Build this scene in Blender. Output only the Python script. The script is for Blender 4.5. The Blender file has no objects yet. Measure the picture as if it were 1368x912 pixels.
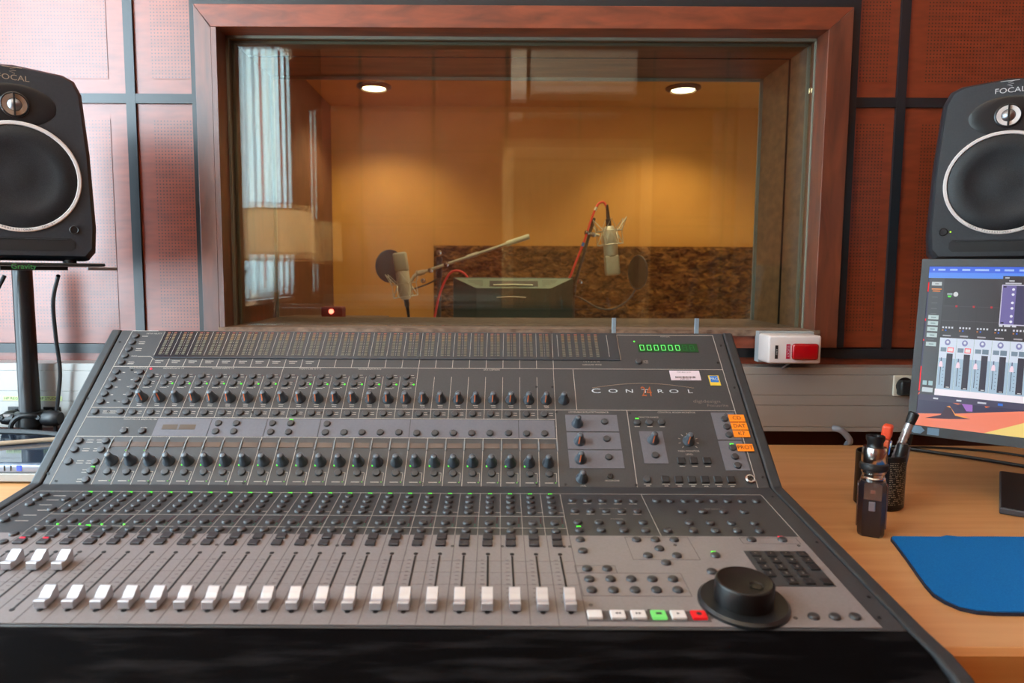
import bpy, bmesh, math, random
from mathutils import Vector, Matrix
random.seed(7)
S = bpy.context.scene
C = S.collection
PI = math.pi
def srgb(r, g, b):
    f = lambda v: (v/255/12.92) if v/255 <= .04045 else ((v/255+.055)/1.055)**2.4
    return (f(r), f(g), f(b), 1)

# ------------------------------------------------------------------ camera, light, exposure
CZ = 1.14
FPX = 930.0
TH, RO = math.radians(5.4), 0.0053
cd = bpy.data.cameras.new('camera'); cam = bpy.data.objects.new('camera', cd); C.objects.link(cam)
cd.sensor_width = 36; cd.lens = FPX/1368*36; cd.shift_x = (684-657)/1368; cd.clip_start = .02
fw = Vector((0, math.cos(TH), -math.sin(TH))); up0 = Vector((0, math.sin(TH), math.cos(TH))); rt0 = Vector((1, 0, 0))
rt = rt0*math.cos(RO)+up0*math.sin(RO); upv = -rt0*math.sin(RO)+up0*math.cos(RO)
cam.matrix_world = Matrix(((rt.x, upv.x, -fw.x, 0), (rt.y, upv.y, -fw.y, 0), (rt.z, upv.z, -fw.z, CZ), (0, 0, 0, 1)))
cd.dof.use_dof = True; cd.dof.focus_distance = 1.35; cd.dof.aperture_fstop = 6.3
S.camera = cam
S.view_settings.view_transform = 'Standard'; S.view_settings.look = 'None'
S.view_settings.exposure = -0.10; S.view_settings.gamma = 1.0; S.view_settings.use_curve_mapping = False
S.cycles.max_bounces = 8; S.cycles.transparent_max_bounces = 16; S.cycles.sample_clamp_indirect = 4
S.cycles.caustics_reflective = False; S.cycles.caustics_refractive = False

W = bpy.data.worlds.new('world'); S.world = W; W.use_nodes = True
W.node_tree.nodes['Background'].inputs[0].default_value = (.62, .8, 1, 1)
W.node_tree.nodes['Background'].inputs[1].default_value = 3.0
# names of lights: daylight at side windows, front one added; unseen overhead fill inside
def area(name, loc, aim, sx, sy, power, col, spread=180):
    d = bpy.data.lights.new(name, 'AREA'); d.shape = 'RECTANGLE'; d.size = sx; d.size_y = sy
    d.energy = power; d.color = col; d.spread = math.radians(spread)
    o = bpy.data.objects.new(name, d); C.objects.link(o); o.location = loc
    o.rotation_euler = (Vector(aim)-Vector(loc)).to_track_quat('-Z', 'Y').to_euler()
    return o
area('daylight_control_room', (-1.85, -.48, 1.80), (0, -.48, 1.7), 1.9, 1.9, 310, (.66, .84, 1))
area('daylight_added_window', (-1.56, .96, 1.56), (0, .96, 1.56), 1.20, 1.84, 44, (.66, .84, 1))  # daylight for the added window, there to brighten the left wall
area('ceiling_fill_control_room', (.55, -.35, 2.9), (.5, .3, 0), 1.2, .8, 2, (1, .78, .56))  # weak warm fill from overhead, no fixture built for it
area('ceiling_fill_booth', (.9, 3.9, 2.58), (.9, 4.2, 0), 2.4, 1.2, 46, (1, .80, .50))  # broad fill standing in for unseen booth ceiling lights
area('ceiling_fill_booth', (.3, 2.22, 2.55), (.2, 2.9, 1.1), 1.4, .2, 26, (1, .86, .62))  # added out of view to light the microphones from the front

# ------------------------------------------------------------------ mesh helpers
def tag(o, label=None, cat=None, group=None, kind=None):
    if label: o['label'] = label
    if cat: o['category'] = cat
    if group: o['group'] = group
    if kind: o['kind'] = kind
    return o
def thing(name, label, cat, loc, rz=0, group=None):
    o = bpy.data.objects.new(name, None); C.objects.link(o); o.empty_display_size = .05
    o.location = loc; o.rotation_euler = (0, 0, rz)
    return tag(o, label, cat, group)
def wm(o):
    m = Matrix.Translation(o.location) @ o.rotation_euler.to_matrix().to_4x4() if o.rotation_mode != 'QUATERNION' else o.matrix_basis
    m = m @ Matrix.Diagonal((*o.scale, 1))
    return (wm(o.parent) @ m) if o.parent else m
def smooth(me, ang=35):
    me.set_sharp_from_angle(angle=math.radians(ang)) if hasattr(me, 'set_sharp_from_angle') else None
def link(name, me, parent=None, mats=None, sm=False):
    if mats:
        for m in (mats if isinstance(mats, (list, tuple)) else [mats]): me.materials.append(m)
    if sm:
        for p in me.polygons: p.use_smooth = True
        smooth(me)
    o = bpy.data.objects.new(name, me); C.objects.link(o)
    if parent: o.parent = parent
    return o
class MB:
    """mesh builder working in world coordinates (or local ones when parent has identity)"""
    def __init__(s): s.b = bmesh.new(); s.mi = 0
    def _new(s, vs, fs, M=None, mi=None):
        vv = [s.b.verts.new((M @ Vector(v)) if M else v) for v in vs]
        for f in fs:
            try:
                fc = s.b.faces.new([vv[i] for i in f]); fc.material_index = s.mi if mi is None else mi
            except ValueError: pass
        return vv
    def box(s, x0, x1, y0, y1, z0, z1, M=None, bev=0, mi=None, seg=2):
        vs = [(x, y, z) for z in (z0, z1) for y in (y0, y1) for x in (x0, x1)]
        fs = [(0, 2, 3, 1), (4, 5, 7, 6), (0, 1, 5, 4), (2, 6, 7, 3), (0, 4, 6, 2), (1, 3, 7, 5)]
        if bev:
            t = bmesh.new(); vv = [t.verts.new(v) for v in vs]
            for f in fs: t.faces.new([vv[i] for i in f])
            bmesh.ops.bevel(t, geom=t.edges[:], offset=bev, segments=seg, affect='EDGES', profile=.5)
            s.join(t, M, mi); t.free()
        else: s._new(vs, fs, M, mi)
        return s
    def join(s, t, M=None, mi=None):
        t.verts.ensure_lookup_table(); t.verts.index_update()
        vv = [s.b.verts.new((M @ v.co) if M else v.co) for v in t.verts]
        for f in t.faces:
            try:
                fc = s.b.faces.new([vv[v.index] for v in f.verts]); fc.material_index = s.mi if mi is None else mi
            except ValueError: pass
        return s
    def quad(s, pts, M=None, mi=None): s._new(pts, [tuple(range(len(pts)))], M, mi); return s
    def prism(s, poly, x0, x1, axis='x', M=None, mi=None, bev=0):
        """extrude a 2d polygon. axis x: poly=(y,z); y: poly=(x,z); z: poly=(x,y)"""
        def P(a, t):
            return (t, a[0], a[1]) if axis == 'x' else ((a[0], t, a[1]) if axis == 'y' else (a[0], a[1], t))
        n = len(poly); vs = [P(a, x0) for a in poly]+[P(a, x1) for a in poly]
        fs = [tuple(range(n)), tuple(range(2*n-1, n-1, -1))]+[(i, n+i, n+(i+1) % n, (i+1) % n) for i in range(n)]
        t = bmesh.new(); vv = [t.verts.new(v) for v in vs]
        for f in fs: t.faces.new([vv[i] for i in f])
        bmesh.ops.recalc_face_normals(t, faces=t.faces[:])
        if bev: bmesh.ops.bevel(t, geom=t.edges[:], offset=bev, segments=2, affect='EDGES', profile=.5)
        s.join(t, M, mi); t.free(); return s
    def lathe(s, prof, M=None, n=32, mi=None, flute=0, nf=0):
        rings = []
        for (r, z) in prof:
            if r < 1e-6: rings.append([s.b.verts.new((M @ Vector((0, 0, z))) if M else (0, 0, z))])
            else:
                q = []
                for i in range(n):
                    a = 2*PI*i/n; rr = r
                    v = Vector((rr*math.cos(a), rr*math.sin(a), z)); q.append(s.b.verts.new((M @ v) if M else v))
                rings.append(q)
        for a, b in zip(rings, rings[1:]):
            for i in range(n):
                j = (i+1) % n
                f = ([a[0], b[j], b[i]] if len(a) == 1 else ([a[i], a[j], b[0]] if len(b) == 1 else [a[i], a[j], b[j], b[i]]))
                if len(a) == 1 and len(b) == 1: continue
                fc = s.b.faces.new(f); fc.material_index = s.mi if mi is None else mi
        return s
    def tube(s, pts, r, n=10, mi=None, M=None, cap=True):
        pts = [Vector(p) for p in pts]
        if M: pts = [M @ p for p in pts]
        rs = r if isinstance(r, (list, tuple)) else [r]*len(pts)
        rings = []; nrm = None
        for i, p in enumerate(pts):
            t = (pts[min(i+1, len(pts)-1)]-pts[max(i-1, 0)]).normalized()
            if nrm is None: nrm = t.orthogonal().normalized()
            nrm = (nrm-t*nrm.dot(t)).normalized(); bn = t.cross(nrm)
            rings.append([s.b.verts.new(p+nrm*(rs[i]*math.cos(2*PI*k/n))+bn*(rs[i]*math.sin(2*PI*k/n))) for k in range(n)])
        for a, b in zip(rings, rings[1:]):
            for k in range(n):
                fc = s.b.faces.new([a[k], a[(k+1) % n], b[(k+1) % n], b[k]]); fc.material_index = s.mi if mi is None else mi
        if cap:
            for q in (rings[0][::-1], rings[-1]):
                fc = s.b.faces.new(q); fc.material_index = s.mi if mi is None else mi
        return s
    def me(s, name):
        bmesh.ops.recalc_face_normals(s.b, faces=s.b.faces[:]) if getattr(s, 'recalc', False) else None
        m = bpy.data.meshes.new(name); s.b.to_mesh(m); s.b.free(); return m
    def build(s, name, mats, parent=None, sm=False, world=True):
        m = s.me(name)
        o = link(name, m, parent, mats, sm)
        if parent and world: m.transform(wm(parent).inverted())
        return o
def spline(pts, k=8):
    P = [Vector(p) for p in pts]; out = []
    for i in range(len(P)-1):
        p0, p1, p2, p3 = P[max(i-1, 0)], P[i], P[i+1], P[min(i+2, len(P)-1)]
        for j in range(k):
            t = j/k; out.append(.5*((2*p1)+(-p0+p2)*t+(2*p0-5*p1+4*p2-p3)*t*t+(-p0+3*p1-3*p2+p3)*t**3))
    return out+[P[-1]]
def text_mesh(body, size, align='CENTER', ext=0.0, sx=1.0, spacing=1.0):
    cu = bpy.data.curves.new('t', 'FONT'); cu.body = body; cu.size = size; cu.align_x = align; cu.align_y = 'CENTER'
    cu.extrude = ext; cu.space_character = spacing; cu.resolution_u = 3
    o = bpy.data.objects.new('t', cu); C.objects.link(o)
    dg = bpy.context.evaluated_depsgraph_get(); dg.update()
    me = bpy.data.meshes.new_from_object(o.evaluated_get(dg))
    bpy.data.objects.remove(o); bpy.data.curves.remove(cu)
    if sx != 1: me.transform(Matrix.Diagonal((sx, 1, 1, 1)))
    return me
def add_text(mb, body, size, M, mi=None, **k):
    me = text_mesh(body, size, **k); t = bmesh.new(); t.from_mesh(me); mb.join(t, M, mi); t.free(); bpy.data.meshes.remove(me)

# ------------------------------------------------------------------ materials
def mat(name, col, rough=.5, metal=0, spec=.5, emit=None, es=0, coat=0):
    m = bpy.data.materials.new(name); m.use_nodes = True; b = m.node_tree.nodes['Principled BSDF']
    b.inputs['Base Color'].default_value = col; b.inputs['Roughness'].default_value = rough
    b.inputs['Metallic'].default_value = metal; b.inputs['Specular IOR Level'].default_value = spec
    b.inputs['Coat Weight'].default_value = coat; b.inputs['Coat Roughness'].default_value = .38
    if emit: b.inputs['Emission Color'].default_value = emit; b.inputs['Emission Strength'].default_value = es
    return m
def noisy(name, c1, c2, scale=(1, 1, 1), nscale=8, rough=.5, spec=.5, detail=5, bump=0, coord='Object', lo=.35, hi=.65, coat=0, metal=0, dist=0):
    m = mat(name, c1, rough, metal, spec, coat=coat); nt = m.node_tree; b = nt.nodes['Principled BSDF']
    tc = nt.nodes.new('ShaderNodeTexCoord'); mp = nt.nodes.new('ShaderNodeMapping'); mp.inputs['Scale'].default_value = scale
    n = nt.nodes.new('ShaderNodeTexNoise'); n.inputs['Scale'].default_value = nscale; n.inputs['Detail'].default_value = detail
    n.inputs['Distortion'].default_value = dist
    r = nt.nodes.new('ShaderNodeValToRGB'); r.color_ramp.elements[0].position = lo; r.color_ramp.elements[1].position = hi
    r.color_ramp.elements[0].color = c1; r.color_ramp.elements[1].color = c2
    nt.links.new(tc.outputs[coord], mp.inputs[0]); nt.links.new(mp.outputs[0], n.inputs[0]); nt.links.new(n.outputs[0], r.inputs[0])
    nt.links.new(r.outputs[0], b.inputs['Base Color'])
    if bump:
        bp = nt.nodes.new('ShaderNodeBump'); bp.inputs['Strength'].default_value = bump; bp.inputs['Distance'].default_value = .002
        nt.links.new(n.outputs[0], bp.inputs['Height']); nt.links.new(bp.outputs[0], b.inputs['Normal'])
    return m
cherry1, cherry2 = srgb(112, 42, 16), srgb(136, 56, 26)
M_cherry = noisy('cherry_veneer', cherry1, cherry2, (3, 3, 14), 5, .42, .5, lo=.3, hi=.7, coat=.8)
# perforated cherry: the same veneer with small round holes on a 7.5 mm grid
M_perf = noisy('perforated_cherry', cherry1, cherry2, (3, 3, 14), 5, .42, .5, lo=.3, hi=.7, coat=.8)
def perforate(m, pitch=.0076, rad=.21):
    nt = m.node_tree; b = nt.nodes['Principled BSDF']; tc = nt.nodes.new('ShaderNodeTexCoord')
    v = nt.nodes.new('ShaderNodeVectorMath'); v.operation = 'SCALE'; v.inputs['Scale'].default_value = 1/pitch
    f = nt.nodes.new('ShaderNodeVectorMath'); f.operation = 'FRACTION'
    su = nt.nodes.new('ShaderNodeVectorMath'); su.operation = 'SUBTRACT'; su.inputs[1].default_value = (.5, .5, .5)
    mu = nt.nodes.new('ShaderNodeVectorMath'); mu.operation = 'MULTIPLY'; mu.inputs[1].default_value = (1, 0, 1)
    le = nt.nodes.new('ShaderNodeVectorMath'); le.operation = 'LENGTH'
    lt = nt.nodes.new('ShaderNodeMath'); lt.operation = 'LESS_THAN'; lt.inputs[1].default_value = rad
    mx = nt.nodes.new('ShaderNodeMix'); mx.data_type = 'RGBA'; L = nt.links.new
    L(tc.outputs['Object'], v.inputs[0]); L(v.outputs[0], f.inputs[0]); L(f.outputs[0], su.inputs[0]); L(su.outputs[0], mu.inputs[0])
    L(mu.outputs[0], le.inputs[0]); L(le.outputs['Value'], lt.inputs[0]); L(lt.outputs[0], mx.inputs['Factor'])
    L(b.inputs['Base Color'].links[0].from_socket, mx.inputs['A']); mx.inputs['B'].default_value = srgb(45, 20, 14)
    L(mx.outputs['Result'], b.inputs['Base Color'])
perforate(M_perf)
M_trim = mat('black_trim', srgb(30, 33, 37), .35)
M_mahog = noisy('mahogany_rail', srgb(92, 36, 16), srgb(138, 62, 32), (2, 8, 8), 5, .45, lo=.3, hi=.7, dist=.6, coat=.4)
M_mahogv = noisy('mahogany_stile', srgb(70, 30, 16), srgb(116, 56, 32), (9, 9, 1.6), 4, .45, lo=.3, hi=.7, dist=.6, coat=.8)
M_reveal = noisy('reveal_wood', srgb(104, 70, 42), srgb(136, 94, 58), (1.2, 8, 14), 4, .6, lo=.3, hi=.7)
M_sill = noisy('dusty_sill', srgb(96, 72, 56), srgb(138, 110, 90), (6, 20, 10), 8, .8, detail=8)
M_grey_seal = mat('glazing_seal', srgb(120, 118, 104), .6)
M_trunk = noisy('trunking_grey', srgb(148, 141, 134), srgb(154, 148, 141), (1, 1, 1), 3, .4, coat=1)
M_groove = mat('groove', srgb(50, 48, 46), .8)
M_plaster = noisy('plaster_dark', srgb(80, 40, 26), srgb(92, 48, 32), (2, 2, 2), 4, .7)
M_white = mat('white_paint', srgb(228, 226, 220), .6)
M_beech = noisy('beech_laminate', srgb(196, 136, 82), srgb(214, 158, 104), (1.2, 14, 10), 3, .38, .5, lo=.25, hi=.75, dist=.4)
M_beech_edge = noisy('beech_edge', srgb(186, 118, 58), srgb(200, 134, 72), (1.2, 20, 20), 3, .4, lo=.3, hi=.7)
M_con = noisy('console_charcoal', srgb(52, 52, 54), srgb(56, 56, 58), (1, 1, 1), 400, .42, .5, coat=.1)
M_cheek = noisy('console_cheek', srgb(38, 40, 43), srgb(44, 46, 48), (1, 1, 1), 60, .5, .5)
M_congrey = noisy('console_silver', srgb(124, 115, 114), srgb(130, 121, 120), (1, 1, 1), 300, .45, .5, coat=.25)
M_band = noisy('console_band', srgb(100, 98, 104), srgb(104, 102, 108), (1, 1, 1), 300, .5, .4)
M_pad = noisy('vinyl_armrest', srgb(8, 7, 8), srgb(40, 38, 40), (1.2, 7, 7), 9, .6, .15, detail=8, lo=.5, hi=.9, bump=.2)
M_pad.node_tree.nodes['Principled BSDF'].inputs['IOR'].default_value = 1.12
M_print = mat('silkscreen', srgb(176, 166, 156), .6)
M_printd = mat('dark_print', srgb(84, 78, 78), .7)
M_btn = mat('button_black', srgb(50, 50, 53), .42, spec=.55, coat=.15)
M_btnsq = mat('button_square', srgb(48, 44, 48), .5)
M_knob = mat('knob_slate', srgb(62, 70, 78), .33, spec=.6, coat=.6)
M_orange = mat('pointer_orange', srgb(235, 120, 66), .5)
M_slot = mat('slot_black', srgb(14, 12, 14), .6)
M_cap = mat('fader_silver', srgb(196, 194, 198), .4, metal=.6)
M_glassdark = mat('meter_window', srgb(36, 40, 46), .12, spec=.6)
M_mred = mat('meter_red', srgb(124, 64, 52), .5); M_mamb = mat('meter_amber', srgb(118, 92, 62), .5); M_mgrn = mat('meter_green', srgb(98, 92, 76), .5)
def lamp(name, r, g, b, es): return mat(name, srgb(r//3, g//3, b//3), .4, emit=srgb(r, g, b), es=es)
M_ledg = lamp('led_green', 90, 255, 60, 1.3); M_ledr = lamp('led_red', 255, 40, 70, 1.3); M_ledgd = lamp('led_green_dim', 90, 190, 30, .7)
M_ledoff_r = mat('led_off_red', srgb(90, 40, 48), .4); M_ledoff_g = mat('led_off_green', srgb(60, 110, 90), .4)
M_dispglow = lamp('display_digit', 110, 255, 120, 1.4); M_dispbg = lamp('display_back', 0, 70, 20, .8); M_dispoff = lamp('display_ghost', 0, 105, 40, .8)
M_white_btn = mat('button_white', srgb(222, 214, 210), .4); M_green_btn = lamp('button_green_lit', 130, 240, 120, .8); M_red_btn = lamp('button_red_lit', 190, 0, 16, .7)
M_red_btn.node_tree.nodes['Principled BSDF'].inputs['Base Color'].default_value = srgb(180, 10, 20)
M_black = mat('black_plastic', srgb(20, 20, 22), .4); M_blacks = mat('black_satin', srgb(26, 27, 29), .3); M_rubber = mat('cable_rubber', srgb(22, 22, 24), .5)
M_blackw = mat('wheel_black', srgb(8, 8, 9), .38)
M_key = mat('key_dark', srgb(30, 30, 33), .4)
M_chrome = mat('chrome', srgb(205, 200, 196), .18, metal=1); M_steel = mat('brushed_steel', srgb(150, 152, 158), .35, metal=1)
M_paper = mat('sticker_white', srgb(226, 208, 216), .6); M_tape = lamp('tape_orange', 255, 130, 10, .0); M_tape.node_tree.nodes['Principled BSDF'].inputs['Base Color'].default_value = srgb(255, 134, 12)
M_ink = mat('ink', srgb(40, 30, 30), .7); M_yellow = mat('sticker_yellow', srgb(225, 190, 60), .6); M_blueink = mat('sticker_blue', srgb(40, 110, 190), .6)
M_orangeprint = mat('print_orange', srgb(170, 86, 40), .6); M_whiteprint = mat('print_white', srgb(205, 215, 220), .5); M_goldprint = mat('print_gold', srgb(150, 130, 110), .4)
M_darklogo = mat('print_dim', srgb(118, 108, 100), .5)
M_spk = noisy('speaker_black', srgb(38, 41, 46), srgb(44, 47, 52), (1, 1, 1), 300, .42, .5)
M_ring = mat('ring_silver', srgb(224, 216, 212), .3, metal=.2)
M_grille = noisy('speaker_mesh', srgb(14, 16, 20), srgb(30, 33, 38), (1, 1, 1), 900, .5, .4, lo=.45, hi=.55)
M_tweet = mat('tweeter_plate', srgb(150, 130, 116), .35, metal=.5)
M_pad_blue = noisy('mouse_pad_cloth', srgb(8, 96, 164), srgb(14, 108, 176), (1, 1, 1), 500, .85, .2, bump=.2)
M_navy = mat('pad_edge', srgb(30, 32, 52), .8)
M_bezel = mat('monitor_bezel', srgb(56, 57, 60), .45)
M_lightbox = mat('box_white', srgb(226, 214, 210), .4); M_redlens = mat('red_lens', srgb(170, 0, 12), .15, coat=.5)
M_magenta = mat('label_red', srgb(180, 20, 60), .5)

# glass: two-faced pane, Schlick reflectance over clear transmission
def glass(name, tint=(.97, .98, .96, 1), f0=.045):
    m = bpy.data.materials.new(name); m.use_nodes = True; nt = m.node_tree; nt.nodes.clear(); N = nt.nodes.new; L = nt.links.new
    out = N('ShaderNodeOutputMaterial'); mx = N('ShaderNodeMixShader'); t = N('ShaderNodeBsdfTransparent'); g = N('ShaderNodeBsdfGlossy')
    t.inputs[0].default_value = tint; g.inputs['Roughness'].default_value = 0.0; g.inputs[0].default_value = (1, 1, 1, 1)
    lw = N('ShaderNodeLayerWeight'); lw.inputs[0].default_value = .5
    p = N('ShaderNodeMath'); p.operation = 'POWER'; p.inputs[1].default_value = 5
    a = N('ShaderNodeMath'); a.operation = 'MULTIPLY_ADD'; a.inputs[1].default_value = 1-f0; a.inputs[2].default_value = f0
    L(lw.outputs['Facing'], p.inputs[0]); L(p.outputs[0], a.inputs[0]); L(a.outputs[0], mx.inputs[0]); L(t.outputs[0], mx.inputs[1]); L(g.outputs[0], mx.inputs[2]); L(mx.outputs[0], out.inputs[0])
    return m
M_glass = glass('studio_glass'); M_glass2 = glass('window_glass')
def translucent(name, col, w=.5):
    m = mat(name, col, .7); nt = m.node_tree; b = nt.nodes['Principled BSDF']; out = nt.nodes['Material Output']
    t = nt.nodes.new('ShaderNodeBsdfTranslucent'); t.inputs[0].default_value = col; mx = nt.nodes.new('ShaderNodeMixShader'); mx.inputs[0].default_value = w
    nt.links.new(b.outputs[0], mx.inputs[1]); nt.links.new(t.outputs[0], mx.inputs[2]); nt.links.new(mx.outputs[0], out.inputs[0]); return m
M_blind = translucent('blind_fabric', srgb(232, 240, 240), .75); M_shade = translucent('lampshade_linen', srgb(240, 224, 196), .65)

# ------------------------------------------------------------------ room shell
WY = 1.66                       # front wall plane of the control room
WX0, WX1, YR = -1.36, 1.95, -2.26
HC = 3.0
OX0, OX1, OZ0, OZ1 = -.627, .757, 1.0165, 1.696   # opening of the studio window
def struct(name, mb, m, sm=False): return tag(mb.build(name, m, None, sm), kind='structure')
b = MB(); b.box(WX0-.2, WX1+.2, YR-.2, 6.6, -.1, 0); struct('floor', b, noisy('parquet', srgb(120, 78, 48), srgb(140, 94, 60), (2, 12, 1), 3, .45))
b = MB(); b.box(WX0-.2, WX1+.2, YR-.2, WY+.1, HC, HC+.1); struct('ceiling', b, M_white)
# front wall: body around the opening, reaching back to the booth
b = MB()
for (x0, x1, z0, z1) in ((WX0-.2, OX0-.05, 0, HC), (OX1+.05, 3.2, 0, HC), (OX0-.05, OX1+.05, 0, OZ0-.05), (OX0-.05, OX1+.05, OZ1+.05, HC)):
    b.box(x0, x1, WY+.012, 2.0, z0, z1)
struct('wall_front', b, M_plaster)
b = MB(); b.box(WX1, WX1+.15, YR, WY+.01, 0, HC); struct('wall_right', b, M_cherry)
b = MB()
LW = (-1.20, .24, 1.0, 2.56)     # side window with the blinds: y0,y1,z0,z1
LF = (.34, 1.60, .60, 2.52)      # unseen side window by the left loudspeaker, added to brighten that wall
for (y0, y1, z0, z1) in ((YR, LW[0], 0, HC), (LW[1], LF[0], 0, HC), (LF[1], WY+.01, 0, HC), (LW[0], LW[1], 0, LW[2]), (LW[0], LW[1], LW[3], HC), (LF[0], LF[1], 0, LF[2]), (LF[0], LF[1], LF[3], HC)):
    b.box(WX0-.15, WX0, y0, y1, z0, z1)
struct('wall_left', b, M_cherry)
b = MB()
for (y0, y1, z0, z1) in ((LW[0], LW[0]+.05, LW[2], LW[3]), (LW[1]-.05, LW[1], LW[2], LW[3]), (LW[0]+.05, LW[1]-.05, LW[2], LW[2]+.05), (LW[0]+.05, LW[1]-.05, LW[3]-.05, LW[3])):
    b.box(WX0-.1, WX0-.03, y0, y1, z0, z1)
wl = struct('window_2', b, M_white)
b = MB()
for (y0, y1, z0, z1) in ((LF[0], LF[0]+.05, LF[2], LF[3]), (LF[1]-.05, LF[1], LF[2], LF[3]), (LF[0]+.05, LF[1]-.05, LF[2], LF[2]+.05), (LF[0]+.05, LF[1]-.05, LF[3]-.05, LF[3])): b.box(WX0-.12, WX0-.05, y0, y1, z0, z1)
wl4 = struct('added_window_4', b, M_white)  # unseen opening, added for its daylight
b = MB(); b.box(WX0-.09, WX0-.082, LF[0]+.05, LF[1]-.05, LF[2]+.05, LF[3]-.05); b.build('pane', M_glass2, wl4)
b = MB(); b.box(WX0-.149, WX0-.101, LW[0], LW[1], LW[2]-.03, LW[2]-.001); b.box(WX0-.10, WX0+.06, LW[0], LW[1], LW[2]-.028, LW[2]-.003); b.build('window_sill', M_white, wl)
bl = thing('vertical_blinds', 'pale vertical blinds of the daylit side window, mirrored at the left of the studio glass', 'blinds', (WX0+.06, -.48, LW[2]+.01))
b = MB(); b.box(WX0+.035, WX0+.075, LW[0], LW[1], LW[3]-.045, LW[3]-.005); b.build('head_rail', M_white, bl)
nb = 12
for i in range(nb):
    y = LW[0]+.05+i*(LW[1]-LW[0]-.1)/(nb-1)
    Mx = Matrix.Translation((WX0+.055, y, 0)) @ Matrix.Rotation(math.radians(-8), 4, 'Z')
    b = MB(); b.box(-.001, .001, -.0635, .0635, LW[2]+.015, LW[3]-.046, M=Mx); b.build('slat', M_blind, bl)
b = MB(); b.box(WX0-.07, WX0-.062, LW[0]+.05, LW[1]-.05, LW[2]+.05, LW[3]-.05); b.build('pane', M_glass2, wl)
# rear wall with the same panel grid and a door, seen only as a reflection
b = MB(); b.box(WX0-.15, WX1+.15, YR-.15, YR, 0, HC); wr = struct('wall_rear', b, M_cherry)
b = MB()
for i in range(-3, 4):
    x = .11+i*.58
    b.box(x-.011, x+.011, YR, YR+.006, 0, HC)
for z in (.963, 1.543, 2.123, 2.703): b.box(WX0, WX1, YR, YR+.006, z-.011, z+.011)
b.build('panel_joints', M_trim, wr)
b = MB()
for (x0, x1, z0, z1) in ((.08, .17, 0, 2.15), (1.18, 1.27, 0, 2.15), (.17, 1.18, 2.07, 2.15)): b.box(x0, x1, YR+.006, YR+.05, z0, z1)
dr = struct('door_1', b, noisy('oak_frame', srgb(196, 150, 96), srgb(210, 166, 112), (4, 4, 1), 5, .5))
b = MB(); b.box(.17, 1.18, YR+.006, YR+.04, .01, 2.07); b.build('door_leaf', noisy('oak_door', srgb(150, 104, 58), srgb(170, 122, 74), (8, 8, 1), 4, .5), dr)
b = MB(); b.tube([(.24, YR+.04, 1.05), (.24, YR+.085, 1.05), (.36, YR+.085, 1.05)], .009); b.build('door_handle', M_steel, dr)

# perforated panels on the front wall
vx = [WX0-.011, -.8378, -.6825]; vxr = [.8225, .9435, 1.5235]
hz = [.963, 1.5435, 2.1235, 2.7035]
wall = bpy.data.objects['wall_front']
def panel(x0, x1, z0, z1, px0, px1):
    b = MB(); y0, y1 = WY-.001, WY+.012
    b.box(x0, x1, y0+.0012, y1, z0, z1, mi=0)
    if px1 > px0: b.quad([(px0, y0, z0+.034), (px1, y0, z0+.034), (px1, y0, z1-.034), (px0, y0, z1-.034)], mi=1)
    b.build('acoustic_panel', [M_cherry, M_perf], wall)
for z0, z1 in zip([.963]+hz[1:3]+[2.7035], hz[1:]+[HC]):
    panel(vx[0]+.011, vx[1]-.011, z0+.011, z1-.011, vx[0]+.05, vx[1]-.052)
    if z0 < 1.8: panel(vx[1]+.011, vx[2]-.001, z0+.011, z1-.011, vx[1]+.05, vx[2]-.002)
    if z0 < 1.8: panel(vxr[0]+.001, vxr[1]-.011, z0+.011, z1-.011, vxr[0]+.012, vxr[1]-.03)
    panel(vxr[1]+.011, vxr[2]-.011, z0+.011, z1-.011, vxr[1]+.05, vxr[2]-.05)
    panel(vxr[2]+.011, WX1, z0+.011, z1-.011, vxr[2]+.05, WX1-.001)
b = MB(); b.box(vx[1]+.011, vxr[1]-.011, WY, WY+.012, 1.775, HC); b.build('acoustic_panel', M_cherry, wall)
b = MB(); b.box(WX0, WX1, WY, WY+.012, .90, .952); b.build('lower_rail', M_cherry, wall)
b = MB(); b.box(WX0, WX1, WY, WY+.012, 0, .90); b.build('lower_panel', M_plaster, wall)
k = 1
def trim(x0, x1, z0, z1, d=.006):
    global k
    b = MB(); b.box(x0, x1, WY-d, WY+.006, z0, z1); struct('trim_%d' % k, b, M_trim); k += 1
for x in vx[1:2]: trim(x-.0108, x+.0108, .952, HC)
for x in vxr[1:]: trim(x-.0105, x+.0105, .952, HC)
for z in hz[1:3]:
    trim(vx[0]+.0108, vx[1]-.0108, z-.0108, z+.0108, .0055)
    if z < 1.8: trim(vx[1]+.0108, vx[2]-.0075, z-.0108, z+.0108, .0055); trim(vxr[0]+.010, vxr[1]-.0105, z-.0108, z+.0108, .0055)
    else: trim(vx[1]+.0108, vxr[1]-.0105, z-.0108, z+.0108, .0055)
    trim(vxr[1]+.0105, vxr[2]-.0105, z-.0108, z+.0108, .0055); trim(vxr[2]+.0105, WX1, z-.0108, z+.0108, .0055)
trim(WX0, vx[2], .951, .973, .0066); trim(vxr[0], WX1, .947, .970, .0066); trim(vx[2], vxr[0], .949, .972, .0066)

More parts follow.
